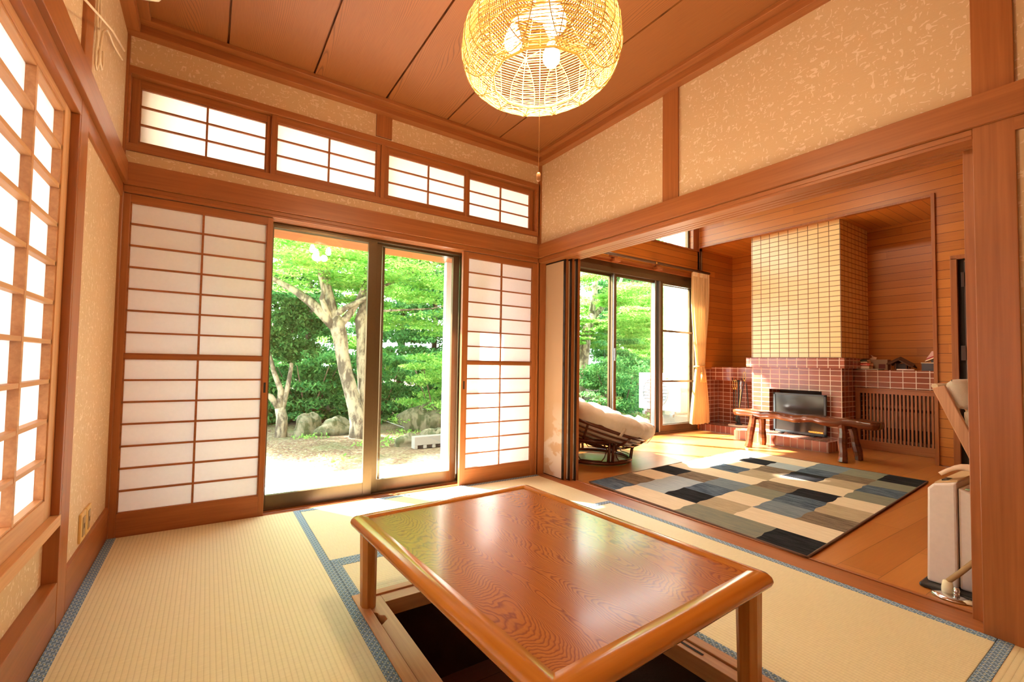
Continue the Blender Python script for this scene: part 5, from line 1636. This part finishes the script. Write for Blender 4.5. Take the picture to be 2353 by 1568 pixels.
# tree outside the living room window
lt2 = thing('garden_tree', 'tree with forked grey trunk seen through the left pane of the living room window', 'tree', (5.0, 4.6, G0))
br = MB()
limb([(4.95, 4.6, G0 - .05), (5.03, 4.6, 0.3), (5.15, 4.6, 1.0), (5.25, 4.6, 1.7), (5.42, 4.6, 2.1)], .15, .105)
limb([(5.38, 4.6, 2.0), (5.50, 4.6, 2.6), (5.55, 4.6, 3.4)], .09, .05)
limb([(5.40, 4.6, 2.0), (5.85, 4.5, 2.45), (6.2, 4.5, 2.8), (6.4, 4.4, 3.4)], .07, .025)
limb([(5.25, 4.6, 1.5), (5.6, 4.5, 1.9), (6.2, 4.4, 2.2)], .05, .015)
br.build('trunk', BARK, lt2)
cl = sprays((5.6, 4.3, 2.6), 60, (1.8, 1.5, 0.9), 0.38, 0.07, 21) + sprays((6.6, 4.6, 1.9), 34, (1.3, 1.2, 0.6), 0.36, 0.07, 22) + sprays((5.4, 4.2, 1.6), 16, (0.8, 0.8, 0.3), 0.3, 0.05, 23)
leaves('foliage', LEAFM, lt2, cl, 80000, 0.032, hor=0.7, seed=9)

# background trees, each its own crown and trunk
bgt = [(-3.6, 7.6, 4.6), (-2.0, 8.6, 5.2), (-0.4, 7.9, 4.8), (1.2, 9.0, 5.4), (2.8, 7.8, 4.6), (4.4, 8.8, 5.2), (6.2, 8.0, 5.0), (8.0, 8.8, 5.2), (9.8, 7.8, 5.0), (11.8, 8.6, 5.4), (13.8, 7.6, 5.0), (16.0, 8.8, 5.4), (9.6, 5.4, 3.6)]
LB = ['dark evergreen at the far left of the garden, behind the camellia', 'dense evergreen behind the camellia stems', 'green tree behind the left rocks', 'green tree directly behind the double trunk', 'bushy tree just right of the double trunk', 'green tree behind the stone block', 'tree filling the right edge of the glass door', 'dark tree behind the forked trunk of the living room window', 'green tree in the left living room pane', 'tall tree in the middle living room pane', 'dense tree above the outdoor unit', 'far tree at the right of the living room window', 'leafy tree behind the outdoor unit']
for i, (x, y, h) in enumerate(bgt):
    g = G0 + max(0, y - 5.5) * .03
    t = thing('evergreen_tree', LB[i], 'tree', (x, y, g), group='trees at the back of the garden')
    br = MB()
    limb([(x, y, g - .05), (x + .05, y, g + h * .5), (x - .03, y, g + h)], .09, .04)
    for k in range(9):
        a = k * 1.3 + i
        limb([(x, y, g + .6 + h * .1 * k), (x + .5 * math.cos(a), y + .4 * math.sin(a), g + .8 + h * .1 * k)], .025, .01)
    br.build('trunk', BARKD, t)
    cl = []
    for q in range(9):
        cl += sprays((x, y, g + 0.30 + q * h * .12), 15, (1.05 - .05 * q, 0.75, 0.22), 0.36, 0.10, 100 + i * 11 + q)
    leaves('foliage', LEAFD if i % 3 else LEAFM, t, cl, 34000, 0.046, hor=0.5, seed=50 + i)
for i in range(9):
    x, y, h = -7.5 + i * 3.6, 11.4 + (i % 3) * .8, 6.6 + (i % 2) * .8
    g = G0 + (y - 5.5) * .03
    t = thing('forest_tree', 'tall woodland tree in the dim back row, %s' % ('far left, hidden mostly by the shoji', 'left of the camellia', 'behind the camellia crown', 'behind the double trunk', 'behind the right door pane', 'behind the right door stile', 'left living room pane', 'middle living room pane', 'right of the middle living room pane')[i], 'tree', (x, y, g), group='woodland behind the garden')
    br = MB()
    limb([(x, y, g - .05), (x + .1, y, g + h * .5), (x, y, g + h)], .14, .05)
    br.build('trunk', BARKD, t)
    cl = []
    for q in range(9): cl += sprays((x, y, g + 0.5 + q * h * .115), 14, (1.9 - .08 * q, 1.0, 0.35), 0.6, 0.2, 500 + i * 11 + q)
    leaves('foliage', LEAFD, t, cl, 15000, 0.11, hor=0.4, seed=150 + i)
hedges = [(-3.4, 6.5), (-2.0, 6.3), (-0.6, 6.5), (0.8, 6.3), (2.2, 6.5), (3.6, 6.2), (7.9, 5.6), (9.6, 6.6)]
for i, (x, y) in enumerate(hedges):
    t = thing('shade_bush', ('low dark bush far left behind the garden rocks', 'low dark bush behind the camellia trunk', 'low dark bush behind the upright mossy rock', 'low dark bush right behind the double trunk', 'low dark bush behind the big boulder', 'low dark bush at the right edge of the glass door', 'dark bush behind the clipped hedge', 'dark bush behind the outdoor unit')[i], 'bush', (x, y, G0 + .03), group='low bushes under the trees')
    br = MB()
    for k in range(6):
        a = k * 1.05
        limb([(x, y, G0), (x + .3 * math.cos(a), y + .3 * math.sin(a), .2), (x + .6 * math.cos(a), y + .5 * math.sin(a), .8)], .02, .008)
    br.build('stems', BARKD, t)
    cl = []
    for q in range(5): cl += sprays((x, y, G0 + .16 + q * .27), 14, (0.85, 0.5, 0.12), 0.26, 0.10, 700 + i * 9 + q)
    leaves('foliage', LEAFD, t, cl, 11000, 0.045, hor=0.4, seed=290 + i)
bsh = [(1.55, 4.9, 0.0, LEAFM, 'light green bush drooping over the mossy rock, right part of the glass door'), (5.2, 3.6, .1, LEAFD, 'clipped green hedge below the living room window'), (6.6, 4.0, .1, LEAFD, 'low green hedge left of the outdoor unit')]
for i, (x, y, z, mt2, lab) in enumerate(bsh):
    t = thing('bush', lab, 'bush', (x, y, G0))
    br = MB()
    for k in range(7):
        a = k * .9
        limb([(x + .08 * math.cos(a), y + .08 * math.sin(a), G0), (x + .3 * math.cos(a), y + .3 * math.sin(a), 0.3), (x + .5 * math.cos(a), y + .5 * math.sin(a), 0.8)], .016, .006)
    br.build('stems', BARKD, t)
    cl = []
    for q in range(5): cl += sprays((x, y, G0 + .25 + q * .26), 14, (0.85, 0.6, 0.12), 0.24, 0.09, 300 + i * 9 + q)
    leaves('foliage', mt2, t, cl, 11000, 0.034, hor=0.4, seed=90 + i)
tag(leaves('ground_cover', LEAFM, None, [(x_, y_, G0 + .03, .35, .3, .05) for x_, y_ in [(-0.9, 4.6), (0.7, 4.5), (-1.9, 4.2), (0.3, 3.9), (1.2, 3.4), (-2.4, 5.2), (0.9, 2.6), (-1.0, 2.8), (3.6, 3.0), (-0.2, 3.6)]], 900, 0.03, hor=0.3, seed=5), 'small weeds and grass tufts sprouting from the leaf litter', 'weeds', kind='stuff')

def rock(label, c, s, seed, sub=24):
    r = random.Random(seed)
    vs = []; nu, nv = 22, 14
    ph = [r.random() * 6 for _ in range(6)]
    for j in range(nv + 1):
        th_ = math.pi * j / nv
        for i in range(nu):
            a = 2 * math.pi * i / nu
            n_ = 1 + .13 * math.sin(2 * a + ph[0]) + .10 * math.sin(3 * a + ph[1] + th_ * 2) + .09 * math.sin(th_ * 5 + ph[2]) + .05 * math.sin(7 * a + ph[3]) * math.sin(th_ * 6 + ph[4])
            vs.append((c[0] + s[0] * n_ * math.sin(th_) * math.cos(a), c[1] + s[1] * n_ * math.sin(th_) * math.sin(a), c[2] + s[2] * n_ * math.cos(th_)))
    fs = [(j * nu + i, j * nu + (i + 1) % nu, (j + 1) * nu + (i + 1) % nu, (j + 1) * nu + i) for j in range(nv) for i in range(nu)]
    o = fixn(MB().add(vs, fs, True).build('garden_rock', ROCK))
    return tag(o, label, 'rock', 'rocks along the garden edge')
rock('upright mossy rock left of the double trunk', (-0.86, 5.0, G0 + .08), (.22, .18, .26), 1)
rock('low wide rock touching the left side of the double trunk', (-0.42, 4.95, G0 + .06), (.36, .22, .20), 2)
rock('big mossy boulder behind the concrete block', (1.25, 4.7, G0 + .10), (.52, .32, .34), 3)
rock('pale rough stone left of the concrete block', (0.36, 3.55, G0 + .02), (.20, .15, .12), 4)
rock('mossy stone resting behind the concrete block', (0.80, 3.45, G0 + .05), (.30, .18, .16), 5)
rock('pale pitted rock under the outdoor unit', (4.75, 2.75, G0 + .02), (.34, .26, .26), 6)
cbk = thing('concrete_block', 'pale hollow concrete block lying on the leaf litter', 'block', (0.55, 3.15, G0))
mbk = MB().box(0.26, 0.84, 3.08, 3.20, -0.31, -0.185)
for k in range(5):
    xx = 0.26 + k * .145
    mbk.box(xx, min(.84, xx + .05), 3.08, 3.20, G0 + .0, -0.31)
mbk.build('block_body', BLOCK, cbk, bevel=0.004)
MB().box(0.27, 0.83, 3.10, 3.19, G0 + .002, -0.312).build('hollow', DARK, cbk)  # dark filler paints the shade inside the block's holes
